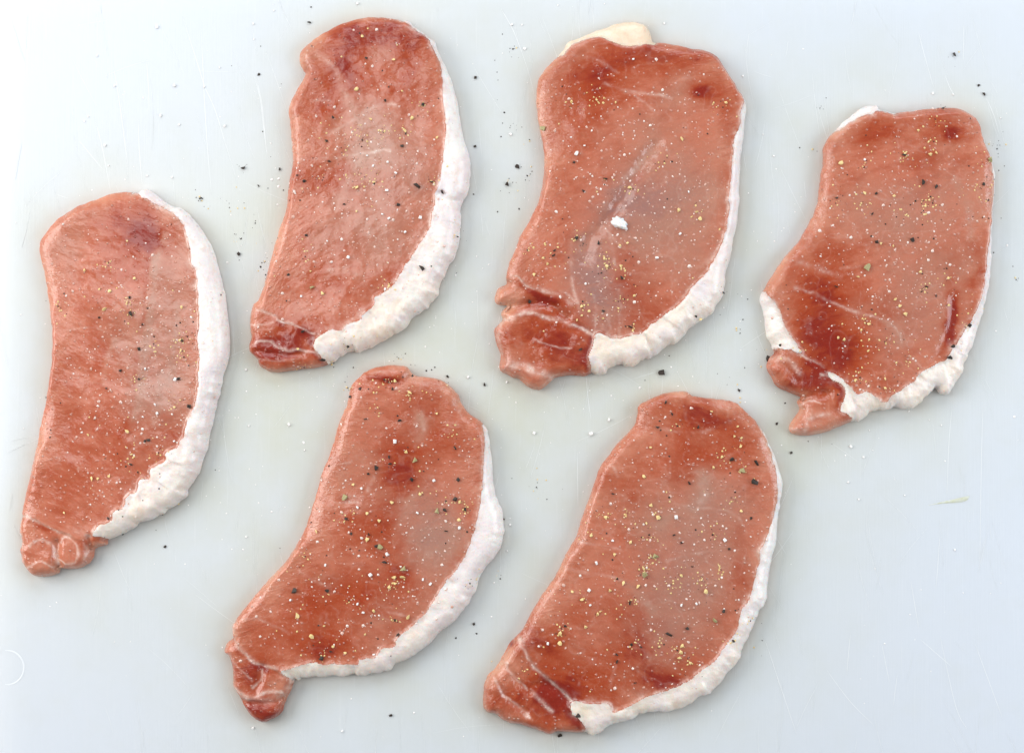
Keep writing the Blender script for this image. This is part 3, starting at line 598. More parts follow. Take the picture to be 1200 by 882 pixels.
BT = 0.012
prof = [(0.004, -BT), (0.0012, -BT+0.0012), (0, -BT+0.004), (0, -0.0052)]
for k in range(1, 17):
    u = k/16
    prof.append((0.0006 + 0.0234*u, -0.004*(1-u)**3))
V, F = rounded_slab(-0.2235, 0.245, -0.180, 0.1715, 0.006, -BT, 0, prof)
F.pop()
nb = (len(prof)-1)*196
ring = [Vector((V[nb+k][0], V[nb+k][1])) for k in range(196)]
from mathutils.geometry import delaunay_2d_cdt
gpts = [Vector((x, y)) for x in np.arange(-0.1985, 0.2200, 0.0028) for y in np.arange(-0.155, 0.1470, 0.0028)]
co2, _, f2, oi, _, _ = delaunay_2d_cdt(ring + gpts, [], [list(range(196))], 1, 1e-7)
loc = {}
for k, v in enumerate(co2):
    if oi[k] and min(oi[k]) < 196:
        loc[k] = nb + min(oi[k])
    else:
        loc[k] = len(V); V.append((v.x, v.y, 0.0))
for f in f2:
    F.append(tuple(loc[k] for k in f))
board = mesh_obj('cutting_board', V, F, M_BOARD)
bp = np.array(V)
bx, by = bp[:, 0]/PX + 600, 441 - bp[:, 1]/PX
juice = np.zeros(len(V)); blush_and_shade = np.zeros(len(V))
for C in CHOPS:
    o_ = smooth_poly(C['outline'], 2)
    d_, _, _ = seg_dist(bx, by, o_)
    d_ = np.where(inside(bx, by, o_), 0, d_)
    juice = 1 - (1-juice)*(1 - 0.55*np.exp(-d_/75.0))  # yellowish juice stain, also painting in the dimmer light round the chops
    blush_and_shade = np.maximum(blush_and_shade, 0.4*np.exp(-(d_/7.0)))  # pink juice fringe, contact shade of the chops painted in with it
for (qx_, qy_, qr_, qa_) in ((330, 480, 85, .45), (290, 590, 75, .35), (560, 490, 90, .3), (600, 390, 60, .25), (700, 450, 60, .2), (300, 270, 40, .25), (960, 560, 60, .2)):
    juice = 1 - (1-juice)*(1 - qa_*np.exp(-((bx-qx_)**2 + (by-qy_)**2)/qr_**2))  # further patches of the juice and shade tint
at_ = board.data.attributes.new('blush_and_shade', 'FLOAT', 'POINT')
at_.data.foreach_set('value', np.asarray(blush_and_shade, np.float32))
at_ = board.data.attributes.new('juice', 'FLOAT', 'POINT')  # juice stain with the dimmer board centre painted in
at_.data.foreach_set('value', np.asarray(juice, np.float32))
tag(board, 'white plastic cutting board with fine knife scratches lying under all six pork chops', 'cutting board')

V, F = rounded_slab(-1.2, 1.2, -0.9, 0.9, 0.05, -0.06, -BT, [(0.002, -BT-0.04), (0, -BT-0.038), (0, -BT-0.003), (0.003, -BT)])
counter = mesh_obj('counter', V, F, M_COUNTER)
tag(counter, kind='structure')

# moulded ring at the board's left side
cx, cy = wpt(8, 782)
V, F = [], []
NS, NR = 64, 6
for i in range(NS):
    a = 2*math.pi*i/NS
    for j in range(NR):
        b = math.pi*j/(NR-1)
        r = 0.0072 + 0.00042*math.cos(b)
        x, y = cx + r*math.cos(a), cy + r*math.sin(a)
        V.append((x, y, 0.0))
for i in range(NS):
    for j in range(NR):
        b = math.pi*j/(NR-1)
        x, y, _ = V[i*NR+j]
        ins = x + 0.2235
        zb = 0.0
        u = min(1, max(0, (ins-0.0006)/0.0234))
        zb = -0.004*(1-u)**3
        V[i*NR+j] = (x, y, zb - 0.00002 + 0.00010*math.sin(b))
for i in range(NS):
    for j in range(NR-1):
        a, b = i*NR+j, ((i+1) % NS)*NR+j
        F.append((a, b, b+1, a+1))
mesh_obj('moulded_ring', V, F, M_RING, board)

# knife scratches: burred grooves, one joined mesh
SCR = []
for z, pts in [('M', [(712, 60), (740, 150), (775, 260), (800, 340), (840, 430), (880, 560), (930, 720)]), ('M', [(785, 90), (792, 250), (800, 420), (815, 640), (828, 760)]), ('M', [(440, 240), (465, 390), (485, 540), (500, 650)]), ('M', [(572, 240), (580, 340), (583, 440)]), ('M', [(372, 470), (400, 580), (430, 740)]), ('M', [(990, 290), (1015, 380), (1030, 500), (1045, 620)]), ('M', [(540, 470), (545, 600), (555, 720)]), ('M', [(310, 550), (350, 600), (400, 660)]), 
               ('N', [(640, 0), (636, 150), (632, 420)]), ('N', [(560, 0), (552, 100), (548, 220)]), ('N', [(455, 440), (475, 560)]), ('N', [(530, 580), (570, 760), (600, 820)]), ('N', [(620, 600), (690, 790)]), ('N', [(240, 670), (300, 750), (360, 810)]), ('N', [(300, 570), (290, 680)]), ('N', [(380, 600), (400, 700)]), ('N', [(480, 590), (560, 660)]), ('N', [(530, 320), (520, 460)]), ('N', [(80, 590), (160, 830)]), ('N', [(420, 680), (410, 760)]), ('N', [(500, 245), (530, 240), (600, 232)]), ('Q', [(180, 60), (230, 250), (300, 500)]), ('Q', [(540, 0), (535, 280)]), ('Q', [(720, 580), (780, 720), (820, 860)]), ('Q', [(390, 400), (430, 500), (470, 560)]),
               ('K', [(432, 0), (440, 90), (450, 160)]), ('K', [(400, 280), (402, 480)]), ('E', [(60, 0), (110, 90), (150, 190)]), ('C', [(105, 320), (130, 430), (150, 640)])]:
    SCR.append((Z(z, pts), 0.55))
rs = random.Random(5)
for i in range(480):
    x, y = rs.uniform(-10, 1215), rs.uniform(-10, 900)
    a = rs.gauss(RAD(84), 0.22) if rs.random() < .75 else rs.uniform(0, math.pi)
    L = rs.uniform(12, 85)
    if x < 90 and y > 650:
        continue
    c = rs.uniform(-.12, .12)
    SCR.append(([(x + math.cos(a+c*t)*L*t, y + math.sin(a+c*t)*L*t) for t in (0, .33, .66, 1)], rs.uniform(0.14, 0.34)))
V, F = [], []
for pts, w in SCR:
    P = smooth_poly(pts, 5, False)
    n = len(P)
    base = len(V)
    for i, (px, py) in enumerate(P):
        t = P[min(i+1, n-1)] - P[max(i-1, 0)]
        L = math.hypot(*t) + 1e-9
        nx, ny = -t[1]/L, t[0]/L
        hw = 0.5*w*math.sin(math.pi*(i+0.15)/(n-1+0.3))**0.5 + 0.03
        for s, zz in ((-1, -0.00003), (0, 0.00006), (1, -0.00003)):
            x, y = wpt(px+nx*hw*s, py+ny*hw*s)
            V.append((x, y, zz))
    for i in range(n-1):
        for j in (0, 1):
            a = base + i*3 + j
            F.append((a, a+3, a+4, a+1))
scr = mesh_obj('scratches', V, F, M_SCRATCH, board)
tag(scr, kind='stuff')

# ------------------------------------------------------------------ pork chops
STEP = 1.2
FIELDS = []          # (x0, y0, nx, ny, height grid, chop scale) to set seasoning on the surface


GREY = {  # greyish muscle tone with broad wet sheen painted in
    0: [('A', 700, 640, 60, 200, .35), ('B', 640, 60, 70, 90, .4), ('A', 640, 760, 40, 110, .3)],
    1: [('C', 720, 650, 90, 110, .35), ('D', 560, 90, 120, 90, .3), ('C', 560, 520, 50, 70, .25)],
    2: [('F', 430, 330, 60, 110, .95), ('F', 470, 470, 70, 90, .9), ('E', 600, 800, 80, 55, .7), ('F', 540, 70, 80, 60, .75), ('E', 760, 740, 110, 90, .4), ('F', 690, 150, 110, 110, .35)],
    3: [('G', 720, 470, 120, 110, .25), ('H', 700, 250, 90, 130, .25)],
    4: [('I', 820, 620, 90, 90, .45), ('J', 830, 40, 70, 80, .45), ('I', 640, 330, 60, 50, .2)],
    5: [('K', 890, 500, 100, 80, .4), ('L', 780, 140, 110, 110, .4), ('L', 700, 300, 80, 90, .45), ('K', 790, 640, 110, 80, .3)],
}
STREAK = {
    0: [('A', [(690, 270), (650, 380), (640, 500), (620, 640), (600, 760), (590, 880)], 5, .7), ('A', [(740, 560), (730, 700), (705, 880)], 4, .5), ('B', [(592, 0), (582, 100), (560, 170)], 5, .6), ('B', [(665, 0), (660, 120), (640, 200)], 4, .4), ('A', [(480, 700), (445, 800), (430, 880)], 4, .5)],
    2: [('E', [(700, 585), (630, 650), (560, 720), (480, 830)], 9, .35), ('F', [(500, 130), (450, 170), (410, 230)], 7, .3)],
    4: [('I', [(780, 240), (800, 300), (780, 340)], 6, .5), ('I', [(760, 560), (720, 640), (690, 720)], 6, .4)],
    5: [('K', [(860, 360), (870, 430), (840, 480)], 7, .7), ('K', [(700, 560), (760, 500), (830, 480)], 5, .5), ('L', [(560, 120), (620, 160), (680, 230)], 5, .4)],
    3: [('H', [(570, 280), (620, 320), (640, 370)], 5, .5), ('G', [(880, 420), (930, 540), (940, 650)], 5, .5)],
    1: [('C', [(400, 250), (450, 310), (480, 400), (540, 520)], 6, .5), ('C', [(440, 850), (500, 740), (560, 640)], 6, .4), ('D', [(370, 420), (450, 380), (540, 400)], 5, .4)],
}


def build_chop(ci, C):
    out = smooth_poly(C['outline'], 5)
    tq = np.roll(out, -1, 0) - np.roll(out, 1, 0)
    tq /= np.linalg.norm(tq, axis=1)[:, None] + 1e-9
    nrm = np.stack([tq[:, 1], -tq[:, 0]], 1)
    infa = np.zeros(len(out))
    for poly, hh in C['fats']:
        infa = np.maximum(infa, inside(out[:, 0], out[:, 1], smooth_poly(poly, 4)).astype(float))
    ymid, yext = out[:, 1].mean(), np.ptp(out[:, 1])
    lowm = np.clip((out[:, 1]-ymid)/(0.3*yext), 0, 1)
    rag = vnoise(out[:, 0], out[:, 1], 7, 411+ci, 2)
    out = out + nrm*(rag*(1.05 + 1.6*infa*lowm))[:, None]
    H = 0.0095
    zmid = 0.0055
    sc = PX*(1-zmid/CAM_H)
    x0, y0 = out.min(0) - 4
    x1, y1 = out.max(0) + 4
    gx = np.arange(x0, x1, STEP)
    gy = np.arange(y0, y1, STEP)
    X, Y = np.meshgrid(gx, gy)
    shape = X.shape
    D, NX, NY = seg_dist(X, Y, out)
    IN = inside(X, Y, out)
    sd = np.where(IN, D, -D)
    # snap grid points next to the outline on to it
    snap = (np.abs(sd) < STEP*0.55)
    keep = IN | snap
    X2, Y2 = np.where(snap, NX, X), np.where(snap, NY, Y)
    onedge = snap.copy()
    sd = np.where(snap, 0, sd)
    # inner borders of fat and end muscle
    regs = []
    for k, (poly, hh) in enumerate(C['fats']):
        P = smooth_poly(poly, 7)
        P[:, 0] += 1.5*vnoise(P[:, 0], P[:, 1], 6, 451+ci, 2); P[:, 1] += 1.5*vnoise(P[:, 0], P[:, 1], 6, 461+ci, 2)
        regs.append(('fat', P, hh))
    regs.append(('flap', smooth_poly(C['flap'], 4), 7.9))
    rdist = []
    for kind, poly, hh in regs:
        # ragged natural border
        d, qx, qy = seg_dist(X2, Y2, poly)
        near = (d < STEP*0.55) & (~onedge) & (sd > STEP*0.8)
        X2 = np.where(near, qx, X2); Y2 = np.where(near, qy, Y2)
        ins = inside(X2, Y2, poly)
        rdist.append(np.where(ins, d, -d))
    sdc = np.clip(sd, 0, None)
    # ---- height, millimetres
    big = vnoise(X2, Y2, 70, 11+ci, 3)
    med = vnoise(X2, Y2, 22, 31+ci, 3)
    sml = vnoise(X2, Y2, 7, 51+ci, 2)
    top = 8.0 + 0.85*big + 0.24*med + 0.06*sml
    R = 13.0 + 15*np.clip(vnoise(X2, Y2, 55, 71+ci, 2), -0.5, 1)
    t = np.clip(sdc/R, 0, 1)
    h = 5.4 + (top-5.4)*(1-(1-t)**2.0)
    infat = np.zeros(shape, bool)
    for (kind, poly, hh), rd in zip(regs, rdist):
        if kind == 'fat':
            w = np.clip(rd/5 + 0.5, 0, 1)
            lump = vnoise(NX + 0.5*(X2-NX), NY + 0.5*(Y2-NY), 21, 91+ci, 3, 0.6)
            lump2 = vnoise(NX + 0.85*(X2-NX), NY + 0.85*(Y2-NY), 9, 95+ci, 2)
            tt = np.clip(sdc/19.0, 0, 1)
            low = np.clip((Y2 - (y0+0.45*(y1-y0)))/(0.35*(y1-y0)), 0, 1)
            hf = 2.8 + (hh-2.8)*np.sqrt(np.clip(1-(1-tt)**2, 0, 1)) + (0.25+1.15*low)*lump*np.clip(0.6+1.2*vnoise(X2, Y2, 40, 99+ci, 2), 0.1, 1.4) + (0.06+0.35*low)*lump2
            edge = np.exp(-(rd/2.2)**2)*(sdc > 3)
            h = h*(1-w) + np.maximum(hf, 1.2)*w + 0.35*low*edge
            infat |= rd > 0
        else:
            w = np.clip(rd/4 + 0.5, 0, 1)*(~infat)
            tt = np.clip(sdc/13.0, 0, 1)
            lump = vnoise(X2, Y2, 20, 131+ci, 3)
            hf = 3.0 + (hh-3.0)*np.sqrt(np.clip(1-(1-tt)**2, 0, 1)) + 0.65*lump
            edge = np.exp(-(rd/3.0)**2)
            h = h*(1-w) + hf*w - 0.05*edge*(sdc > 2)
    # ---- painted-in-the-meat colour fields: myoglobin blotches, pale muscle, connective tissue, grey tone with wet sheen
    red = np.zeros(shape); pale = np.zeros(shape); white = np.zeros(shape); grey = np.zeros(shape)
    wx = X2 + 9*vnoise(X2, Y2, 26, 201+ci, 3)
    wy = Y2 + 9*vnoise(X2, Y2, 26, 231+ci, 3)
    for fld, L in ((red, C['red']), (pale, C['pale']), (grey, GREY.get(ci, []))):
        for (z, u, v, ru, rv, a) in L:
            ox, oy, k = ZONE[z]
            fld += a*(0.72 if (fld is grey and ci != 2) else 1)*np.exp(-(((wx-ox-u/k)/(1.4*ru/k))**2 + ((wy-oy-v/k)/(1.4*rv/k))**2))
    vx = X2 + 1.6*vnoise(X2, Y2, 9, 251+ci, 2)
    vy = Y2 + 1.6*vnoise(X2, Y2, 9, 261+ci, 2)
    for (z, pts, w, s) in C['veins']:
        P = smooth_poly(Z(z, pts), 4, False)
        bx0, by0 = P.min(0) - 14; bx1, by1 = P.max(0) + 14
        sel = (X2 > bx0) & (X2 < bx1) & (Y2 > by0) & (Y2 < by1)
        if not sel.any():
            continue
        d, _, _ = seg_dist(vx[sel], vy[sel], P, False)
        inlean = 1 - np.clip(rdist[-1][sel]/3 + 0.5, 0, 1)
        s = np.minimum(1.0, s*(1.25 - 0.67*inlean))*np.clip(0.75 + inlean*(0.9*vnoise(X2[sel], Y2[sel], 11, 281+ci, 2) - 0.1), 0.1, 1)
        ww = w*0.5*(1 + 0.5*inlean)*(0.75+0.5*np.abs(vnoise(X2[sel], Y2[sel], 12, 271, 2)))
        g = np.exp(-(d/ww)**2)
        white[sel] = np.maximum(white[sel], s*g*(0.62+0.5*vnoise(X2[sel], Y2[sel], 9, 277+ci, 2)))
        if np.max(s) > 0.6:
            h[sel] += 0.05*g*s*(sdc[sel] > 2)
    for (z, pts, w, s) in C['dark']:
        P = smooth_poly(Z(z, pts), 4, False)
        d, _, _ = seg_dist(vx, vy, P, False)
        red += 0.55*s*np.exp(-(d/w)**2)
    for (z, pts, w, s) in STREAK.get(ci, []):
        P = smooth_poly(Z(z, pts), 4, False)
        d, _, _ = seg_dist(vx, vy, P, False)
        pale += s*np.exp(-(d/w)**2)
        red -= 0.4*s*np.exp(-(d/w)**2)
    for (kind, poly, hh), rd in zip(regs, rdist):
        if kind == 'fat':
            fr = np.exp(-np.clip(-rd, 0, None)/(2.0+2.5*np.clip(vnoise(X2, Y2, 14, 513+ci, 2), -0.5, 1)))*(rd < 0)*np.clip(0.45+1.1*vnoise(X2, Y2, 6, 511+ci, 2), 0, 1)
            white = np.maximum(white, 0.75*fr)
    for (z, pts, w, s) in C['creases']:
        P = smooth_poly(Z(z, pts), 4, False)
        d, _, _ = seg_dist(vx, vy, P, False)
        h -= s*np.exp(-(d/w)**2)*(sdc > 2)
    for (kind, poly, hh), rd in zip(regs, rdist):
        if kind == 'flap':
            q = np.exp(-((rd-4.0)/3.5)**2)*np.clip(0.5+1.2*vnoise(X2, Y2, 18, 541+ci, 2), 0, 1)
            red += 0.7*q
    # faint fine connective web everywhere
    web = np.abs(vnoise(vx, vy, 34, 301+ci, 3, 0.6))
    white = np.maximum(white, 0.07*np.exp(-(web/0.03)**2))
    rim = np.clip(0.30+0.55*vnoise(X2, Y2, 45, 337+ci, 2), 0, 0.7)*np.exp(-(sdc/7.0)**1.3) + 0.36*np.exp(-(sdc/32.0)**2)*(0.6+0.6*vnoise(X2, Y2, 16, 331+ci, 3))  # pale edge tissue, with light glowing through the thin edge painted in
    h = np.clip(h, 1.2, 13)
    hz = h*0.001

    # ---- mesh
    idx = -np.ones(shape, int)
    idx[keep] = np.arange(keep.sum())
    quads = keep[:-1, :-1] & keep[1:, :-1] & keep[:-1, 1:] & keep[1:, 1:]
    # triangles on cells with three kept corners close the stair steps
    a, b, c, d = idx[:-1, :-1], idx[:-1, 1:], idx[1:, 1:], idx[1:, :-1]
    faces = [(p, s, r, q) for p, q, r, s in zip(a[quads], b[quads], c[quads], d[quads])]
    cnt = keep[:-1, :-1].astype(int) + keep[1:, :-1] + keep[:-1, 1:] + keep[1:, 1:]
    for j, i in zip(*np.where(cnt == 3)):
        cor = [idx[j, i], idx[j+1, i], idx[j+1, i+1], idx[j, i+1]]
        faces.append(tuple(q for q in cor if q >= 0))
    vxp, vyp, vz = X2[keep], Y2[keep], hz[keep]
    # region of each face
    lab = np.zeros(shape, int)
    reg_of = []
    fcx = np.array([np.mean([vxp[i] for i in f]) for f in faces])
    fcy = np.array([np.mean([vyp[i] for i in f]) for f in faces])
    flab = np.zeros(len(faces), int)
    for k, (kind, poly, hh) in reversed(list(enumerate(regs))):
        flab[inside(fcx, fcy, poly)] = k+1
    # boundary edges
    ec = {}
    for fi, f in enumerate(faces):
        n = len(f)
        for k in range(n):
            e = (f[k], f[(k+1) % n])
            if (e[1], e[0]) in ec:
                ec.pop((e[1], e[0]))
            else:
                ec[e] = fi
    cxp, cyp = (x0+x1)/2, (y0+y1)/2
    cw = ((cxp-600)*sc, (441-cyp)*sc)
    root = bpy.data.objects.new('pork_chop', None)
    COL.objects.link(root)
    root.empty_display_size = 0.02
    root.location = (cw[0], cw[1], 0)
    tag(root, C['label'], 'pork chop', 'raw pork chops laid out on the board')
    lx, ly = (vxp-cxp)*sc, (cyp-vyp)*sc
    # outward direction at the outline
    nv = {}
    for (p, q) in ec:
        ex, ey = lx[q]-lx[p], ly[q]-ly[p]
        L = math.hypot(ex, ey)+1e-12
        for w_ in (p, q):
            o = nv.setdefault(w_, [0.0, 0.0])
            o[0] += ey/L; o[1] += -ex/L
    rings = [(0.00035, 0.80), (0.00045, 0.55), (0.0002, 0.28), (-0.0006, 0.0)]
    fields = dict(red=red[keep], pale=pale[keep], white=white[keep], rim=rim[keep], edge=np.exp(-(sdc[keep]/26.0)**2), grey=grey[keep])
    names = ['lean_meat'] + ['fat_rim' if k == 0 else 'fat_piece' for k in range(len(C['fats']))] + ['end_muscle']
    for k, nm in enumerate(names):
        fs = [faces[i] for i in np.where(flab == k)[0]]
        if not fs:
            continue
        used = sorted({i for f in fs for i in f})
        m = {g: i for i, g in enumerate(used)}
        V = [(lx[g], ly[g], vz[g]) for g in used]
        src = list(used)
        F = [tuple(m[g] for g in f) for f in fs]
        sk = {}

        def skirt(g):
            if g not in sk:
                o = nv[g]; L = math.hypot(*o)+1e-12
                col = [m[g]]
                for (off, fz) in rings:
                    V.append((lx[g]+o[0]/L*off, ly[g]+o[1]/L*off, vz[g]*fz))
                    src.append(g)
                    col.append(len(V)-1)
                sk[g] = col
            return sk[g]
        for (p, q), fi in ec.items():
            if flab[fi] == k:
                A, B = skirt(p), skirt(q)
                for r in range(len(rings)):
                    F.append((A[r], A[r+1], B[r+1], B[r]))
        isfat = nm.startswith('fat')
        o = mesh_obj(nm, V, F, M_FAT if isfat else M_MEAT, root)
        src = np.array(src)
        for an in ('red', 'pale', 'white', 'rim', 'edge', 'grey'):
            vals = fields[an][src]
            if isfat:
                if an == 'red':
                    vals = np.clip(0.5*fields['red'][src]*0.25 + np.clip(0.7*np.exp(-(np.abs(rdist[k-1][keep][src])/2.0)), 0, 0.4), 0, 1)
                elif an == 'pale':
                    low = np.clip((vyp[src] - (y0+0.55*(y1-y0)))/(0.35*(y1-y0)), 0, 1)  # creamier fat lower down, its warm shading painted into the colour
                    vals = 1.6*np.ones(len(src)) if (nm == 'fat_piece' and ci == 2) else 0.8*low*(0.7+0.6*vnoise(vxp[src], vyp[src], 18, 601+ci, 2))
                else:
                    vals = vals*0
            a_ = o.data.attributes.new(an, 'FLOAT', 'POINT')
            a_.data.foreach_set('value', np.asarray(vals, np.float32))
    FIELDS.append((x0, y0, np.where(keep, hz, 0.0), keep, sc, out))


for ci, C in enumerate(CHOPS):
    build_chop(ci, C)


def surface(px, py):
    """which chop lies under a photograph pixel (or -1), world point and a normal there"""
    for ci, (x0, y0, hz, keep, sc, out) in enumerate(FIELDS):
        i, j = int(round((px-x0)/STEP)), int(round((py-y0)/STEP))
        if 1 <= j < hz.shape[0]-1 and 1 <= i < hz.shape[1]-1 and keep[j, i]:
            # the ray meets the surface at its own height: shift the sample accordingly
            f = (1-hz[j, i]/CAM_H)*PX/sc
            qx, qy = 600+(px-600)*f, 441+(py-441)*f
            i, j = int(round((qx-x0)/STEP)), int(round((qy-y0)/STEP))
            if 1 <= j < hz.shape[0]-1 and 1 <= i < hz.shape[1]-1 and keep[j, i]:
                z = hz[j, i]
                if keep[j-1:j+2, i-1:i+2].all():
                    n = Vector((-(hz[j, i+1]-hz[j, i-1])/(2*STEP*sc), (hz[j+1, i]-hz[j-1, i])/(2*STEP*sc), 1)).normalized()
                else:
                    n = Vector((0, 0, 1))
                return ci, Vector(((qx-600)*sc, (441-qy)*sc, z)), n
    x, y = wpt(px, py)
    return -1, Vector((x, y, 0.0)), Vector((0, 0, 1))


# ------------------------------------------------------------------ fat crumb and juice smear
def lump_mesh(name, sub, rx, ry, rz, seed, amp, mat):
    bm = bmesh.new()
    bmesh.ops.create_icosphere(bm, subdivisions=sub, radius=1)
    for v in bm.verts:
        k = 1 + amp*mnoise.noise(v.co*1.7 + Vector((seed*3.1, seed, 0))) + 0.4*amp*mnoise.noise(v.co*4 + Vector((seed, 0, 9)))
        v.co = Vector((v.co.x*rx*k, v.co.y*ry*k, v.co.z*rz*k))
    me = bpy.data.meshes.new(name)
    bm.to_mesh(me); bm.free()
    me.materials.append(mat)
    me.polygons.foreach_set('use_smooth', [True]*len(me.polygons))
    return me


p = Z('F', [(550, 147)])[0]
_, w, n = surface(*p)
o = bpy.data.objects.new('fat_crumb', lump_mesh('fat_crumb', 4, 0.0034, 0.0022, 0.0013, 3, 0.40, M_FAT))
COL.objects.link(o); o.location = w + n*0.0007; o.rotation_euler = (0, 0, -0.5)
tag(o, 'white crumb of fat lying in the middle of the tan-knobbed pork chop', 'fat crumb')

M_JUICE = simple_mat('meat_juice', (0.58, 0.59, 0.44), 0.4, (0.64, 0.67, 0.62), 400)
px, py = Z('N', [(572, 232)])[0]
V, F = [], []
nseg = 14
spine = smooth_poly(Z('N', [(500, 245), (540, 238), (575, 233), (594, 229), (606, 222)]), 3, False)
ns = len(spine)
for i, (sx, sy) in enumerate(spine):
    t = spine[min(i+1, ns-1)]-spine[max(i-1, 0)]
    L = math.hypot(*t)
    nx, ny = -t[1]/L, t[0]/L
    u = i/(ns-1)
    hw = 0.35 + 2.4*math.sin(math.pi*min(u*0.85+0.02, 1))**1.6*(0.5+u)
    hw = min(hw, 2.9)*(1.0 if u < 0.85 else (1-u)/0.15*0.7+0.3)
    for k in range(7):
        s = -1+2*k/6
        x, y = wpt(sx+nx*hw*s, sy+ny*hw*s)
        V.append((x, y, 0.00020*(1-s*s)*min(1, hw/2)-0.00002))
for i in range(ns-1):
    for k in range(6):
        a = i*7+k
        F.append((a, a+7, a+8, a+1))
o = mesh_obj('juice_smear', V, F, M_JUICE)
tag(o, 'small yellowish smear of meat juice on bare board below the rightmost pork chop', 'smear')

# ------------------------------------------------------------------ pepper and salt
WHERE = ['the ' + C['short'] for C in CHOPS] + ['the bare board']


def place_words(ci, px, py):
    if ci >= 0:
        o = FIELDS[ci][5]
        t = (py - o[:, 1].min())/np.ptp(o[:, 1])
        row = o[np.abs(o[:, 1]-py) < 12][:, 0]
        u = (px - row.min())/(np.ptp(row) + 1e-6)
        return ['upper', 'middle', 'lower'][min(2, int(t*3))] + [' left', ' central', ' right'][max(0, min(2, int(u*3)))] + ' part of ' + WHERE[ci]
    best = min(range(6), key=lambda k: ((FIELDS[k][5]-np.array([px, py]))**2).sum(1).min())
    o = FIELDS[best][5]
    q = o[((o-np.array([px, py]))**2).sum(1).argmin()]
    dx, dy = px-q[0], py-q[1]
    w = ('right of ' if dx > 0 else 'left of ') if abs(dx) > abs(dy) else ('below ' if dy > 0 else 'above ')
    return 'bare board ' + w + WHERE[best]


rng = random.Random(21)


def flake_mesh(name, seed, mat, flatness):
    r = random.Random(seed)
    bm = bmesh.new()
    ax = (0.58, r.uniform(0.3, 0.52), 0.5*flatness)
    for k in range(11):
        v = Vector((r.gauss(0, 1), r.gauss(0, 1), r.gauss(0, 1))).normalized()*r.uniform(0.7, 1.1)
        bm.verts.new((v.x*ax[0], v.y*ax[1], v.z*ax[2]))
    g = bmesh.ops.convex_hull(bm, input=bm.verts[:])
    bmesh.ops.delete(bm, geom=list({e for e in g['geom_interior'] + g['geom_unused'] if isinstance(e, bmesh.types.BMVert)}), context='VERTS')
    me = bpy.data.meshes.new(name)
    bm.to_mesh(me); bm.free()
    me.materials.append(mat)
    return me


BLK = [flake_mesh('pepper_flake', 100+i, M_PEPPER, 0.5) for i in range(10)]
CRE = [flake_mesh('pepper_bit', 200+i, M_CORE, 0.6) for i in range(8)]
MOT = [flake_mesh('pepper_bit', 240+i, M_MIXED, 0.6) for i in range(5)]


def salt_mesh(seed):
    r = random.Random(seed)
    bm = bmesh.new()
    bmesh.ops.create_cube(bm, size=0.8)
    bmesh.ops.bevel(bm, geom=bm.edges[:], offset=0.12, segments=1, affect='EDGES')
    s = (1, r.uniform(0.6, 1), r.uniform(0.5, 0.9))
    for v in bm.verts:
        v.co = Vector((v.co.x*s[0]+r.uniform(-.06, .06), v.co.y*s[1]+r.uniform(-.06, .06), v.co.z*s[2]+r.uniform(-.06, .06)))
    me = bpy.data.meshes.new('salt_crystal')
    bm.to_mesh(me); bm.free()
    me.materials.append(M_SALT)
    return me


SALTM = [salt_mesh(300+i) for i in range(6)]


def set_down(o, px, py, size_px, sink=0.25):
    ci, w, n = surface(px, py)
    s = size_px*PX
    q = n.to_track_quat('Z', 'Y')
    from mathutils import Quaternion
    o.rotation_mode = 'QUATERNION'
    o.rotation_quaternion = q @ Quaternion((0, 0, 1), rng.uniform(0, 6.28)) @ Quaternion((1, 0, 0), rng.uniform(-.3, .3))
    o.scale = (s, s, s)
    o.location = w + n*(s*sink)
    return ci


allp = [(p, 'b') for p in flat(BLACK)] + [(p, 'c') for p in flat(PALE)]
allp.sort(key=lambda t: -t[0][2])
things, rest = allp[:300], allp[300:]
for (px, py, s), kind in things:
    if kind == 'b':
        me = rng.choice(BLK); nm = 'pepper_flake'
    else:
        me = rng.choice(MOT) if s > 5.0 else rng.choice(CRE); nm = 'pepper_bit'
    o = bpy.data.objects.new(nm, me)
    COL.objects.link(o)
    ci = set_down(o, px, py, s*1.42)
    if kind == 'b':
        big = s > 6.0
        lab = ('largest black flake' if s > 8 else 'coarse black flake' if big else 'small black flake') + ' of pepper on ' + place_words(ci, px, py)
        tag(o, lab, 'pepper', 'black pepper flakes on ' + WHERE[ci])
    else:
        lab = ('mottled greenish bit' if s > 5.0 else 'pale yellow bit') + ' of pepper on ' + place_words(ci, px, py)
        tag(o, lab, 'pepper', 'pale pepper bits on ' + WHERE[ci])

for (px, py, s) in flat(COARSE):
    o = bpy.data.objects.new('salt_crystal', rng.choice(SALTM))
    COL.objects.link(o)
    ci = set_down(o, px, py, s*0.9, 0.2)
    tag(o, 'coarse salt crystal on ' + place_words(ci, px, py), 'salt', 'coarse salt crystals on ' + WHERE[ci])


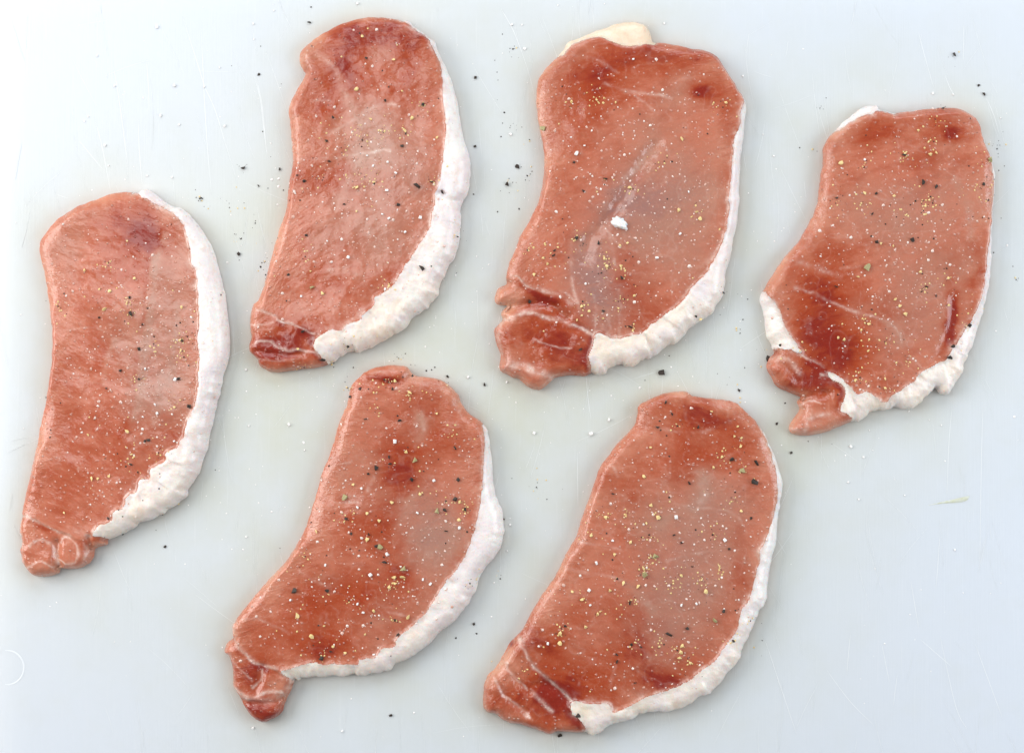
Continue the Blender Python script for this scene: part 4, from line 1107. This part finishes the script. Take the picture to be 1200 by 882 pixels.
class Joined:
    """many small grains in one mesh"""
    def __init__(self): self.V, self.F = [], []

    def add(self, px, py, size_px, flatness=0.6, sink=0.2):
        ci, w, n = surface(px, py)
        s = size_px*PX*0.5
        t = n.orthogonal().normalized()
        b = n.cross(t)
        a0 = rng.uniform(0, 6.28)
        base = len(self.V)
        k = 5
        for i in range(k):
            a = a0 + 6.2832*i/k
            r = s*rng.uniform(0.6, 1.25)
            self.V.append(w + t*(r*math.cos(a)) + b*(r*math.sin(a)) + n*(s*sink))
        self.V.append(w + n*(s*(sink+flatness)) + t*(s*rng.uniform(-.3, .3)))
        self.V.append(w - n*(s*0.5))
        for i in range(k):
            j = (i+1) % k
            self.F.append((base+i, base+j, base+k))
            self.F.append((base+j, base+i, base+k+1))


jp, jc = Joined(), Joined()
for (px, py, s), kind in rest:
    (jp if kind == 'b' else jc).add(px, py, s)
# fine dust of pepper gathers round the traced clusters
cl = [(p[0], p[1]) for p, k in allp]
hub = rng.sample(cl, 150)
for i in range(2000):
    c = rng.choice(hub)
    g = rng.choice((3.5, 6, 13))
    px, py = c[0]+rng.gauss(0, g), c[1]+rng.gauss(0, g)
    onchop = surface(px, py)[0] >= 0
    if not onchop and rng.random() < .55:
        continue
    if rng.random() < (0.38 if onchop else 0.75):
        jp.add(px, py, rng.uniform(0.6, 1.5))
    else:
        jc.add(px, py, rng.uniform(0.9, 2.7))
o = mesh_obj('ground_pepper', jp.V, jp.F, M_PEPPER, smooth=False)
tag(o, 'fine dark ground pepper sprinkled over the pork chops and board', 'ground pepper', kind='stuff')
o = mesh_obj('pepper_meal', jc.V, jc.F, M_CORE, smooth=False)
tag(o, 'fine pale yellow pepper meal sprinkled over the pork chops', 'ground pepper', kind='stuff')

js = Joined()
for ci, (x0, y0, hz, keep, sc, out) in enumerate(FIELDS):
    hgt, wid = hz.shape
    cx0, cy0 = x0 + wid*STEP/2, y0 + hgt*STEP/2
    for i in range(580):
        px = rng.gauss(cx0+8, wid*STEP*0.24); py = rng.gauss(cy0, hgt*STEP*0.24)
        if surface(px, py)[0] == ci:
            js.add(px, py, min(rng.lognormvariate(0.35, 0.5), 4.0), 0.5, 0.1)
o = mesh_obj('melting_salt', js.V, js.F, M_BRINE, smooth=False)
tag(o, 'fine half melted salt grains scattered over the pork chops', 'salt', kind='stuff')
js = Joined()
for i in range(900):
    px, py = rng.gauss(560, 300), rng.gauss(400, 230)
    if surface(px, py)[0] < 0 and -5 < px < 1205 and -5 < py < 887:
        js.add(px, py, min(rng.lognormvariate(0.25, 0.45), 3.2), 0.5, 0.1)
o = mesh_obj('fine_salt', js.V, js.F, M_SALT, smooth=False)
tag(o, 'fine white salt grains scattered over the bare board', 'salt', kind='stuff')
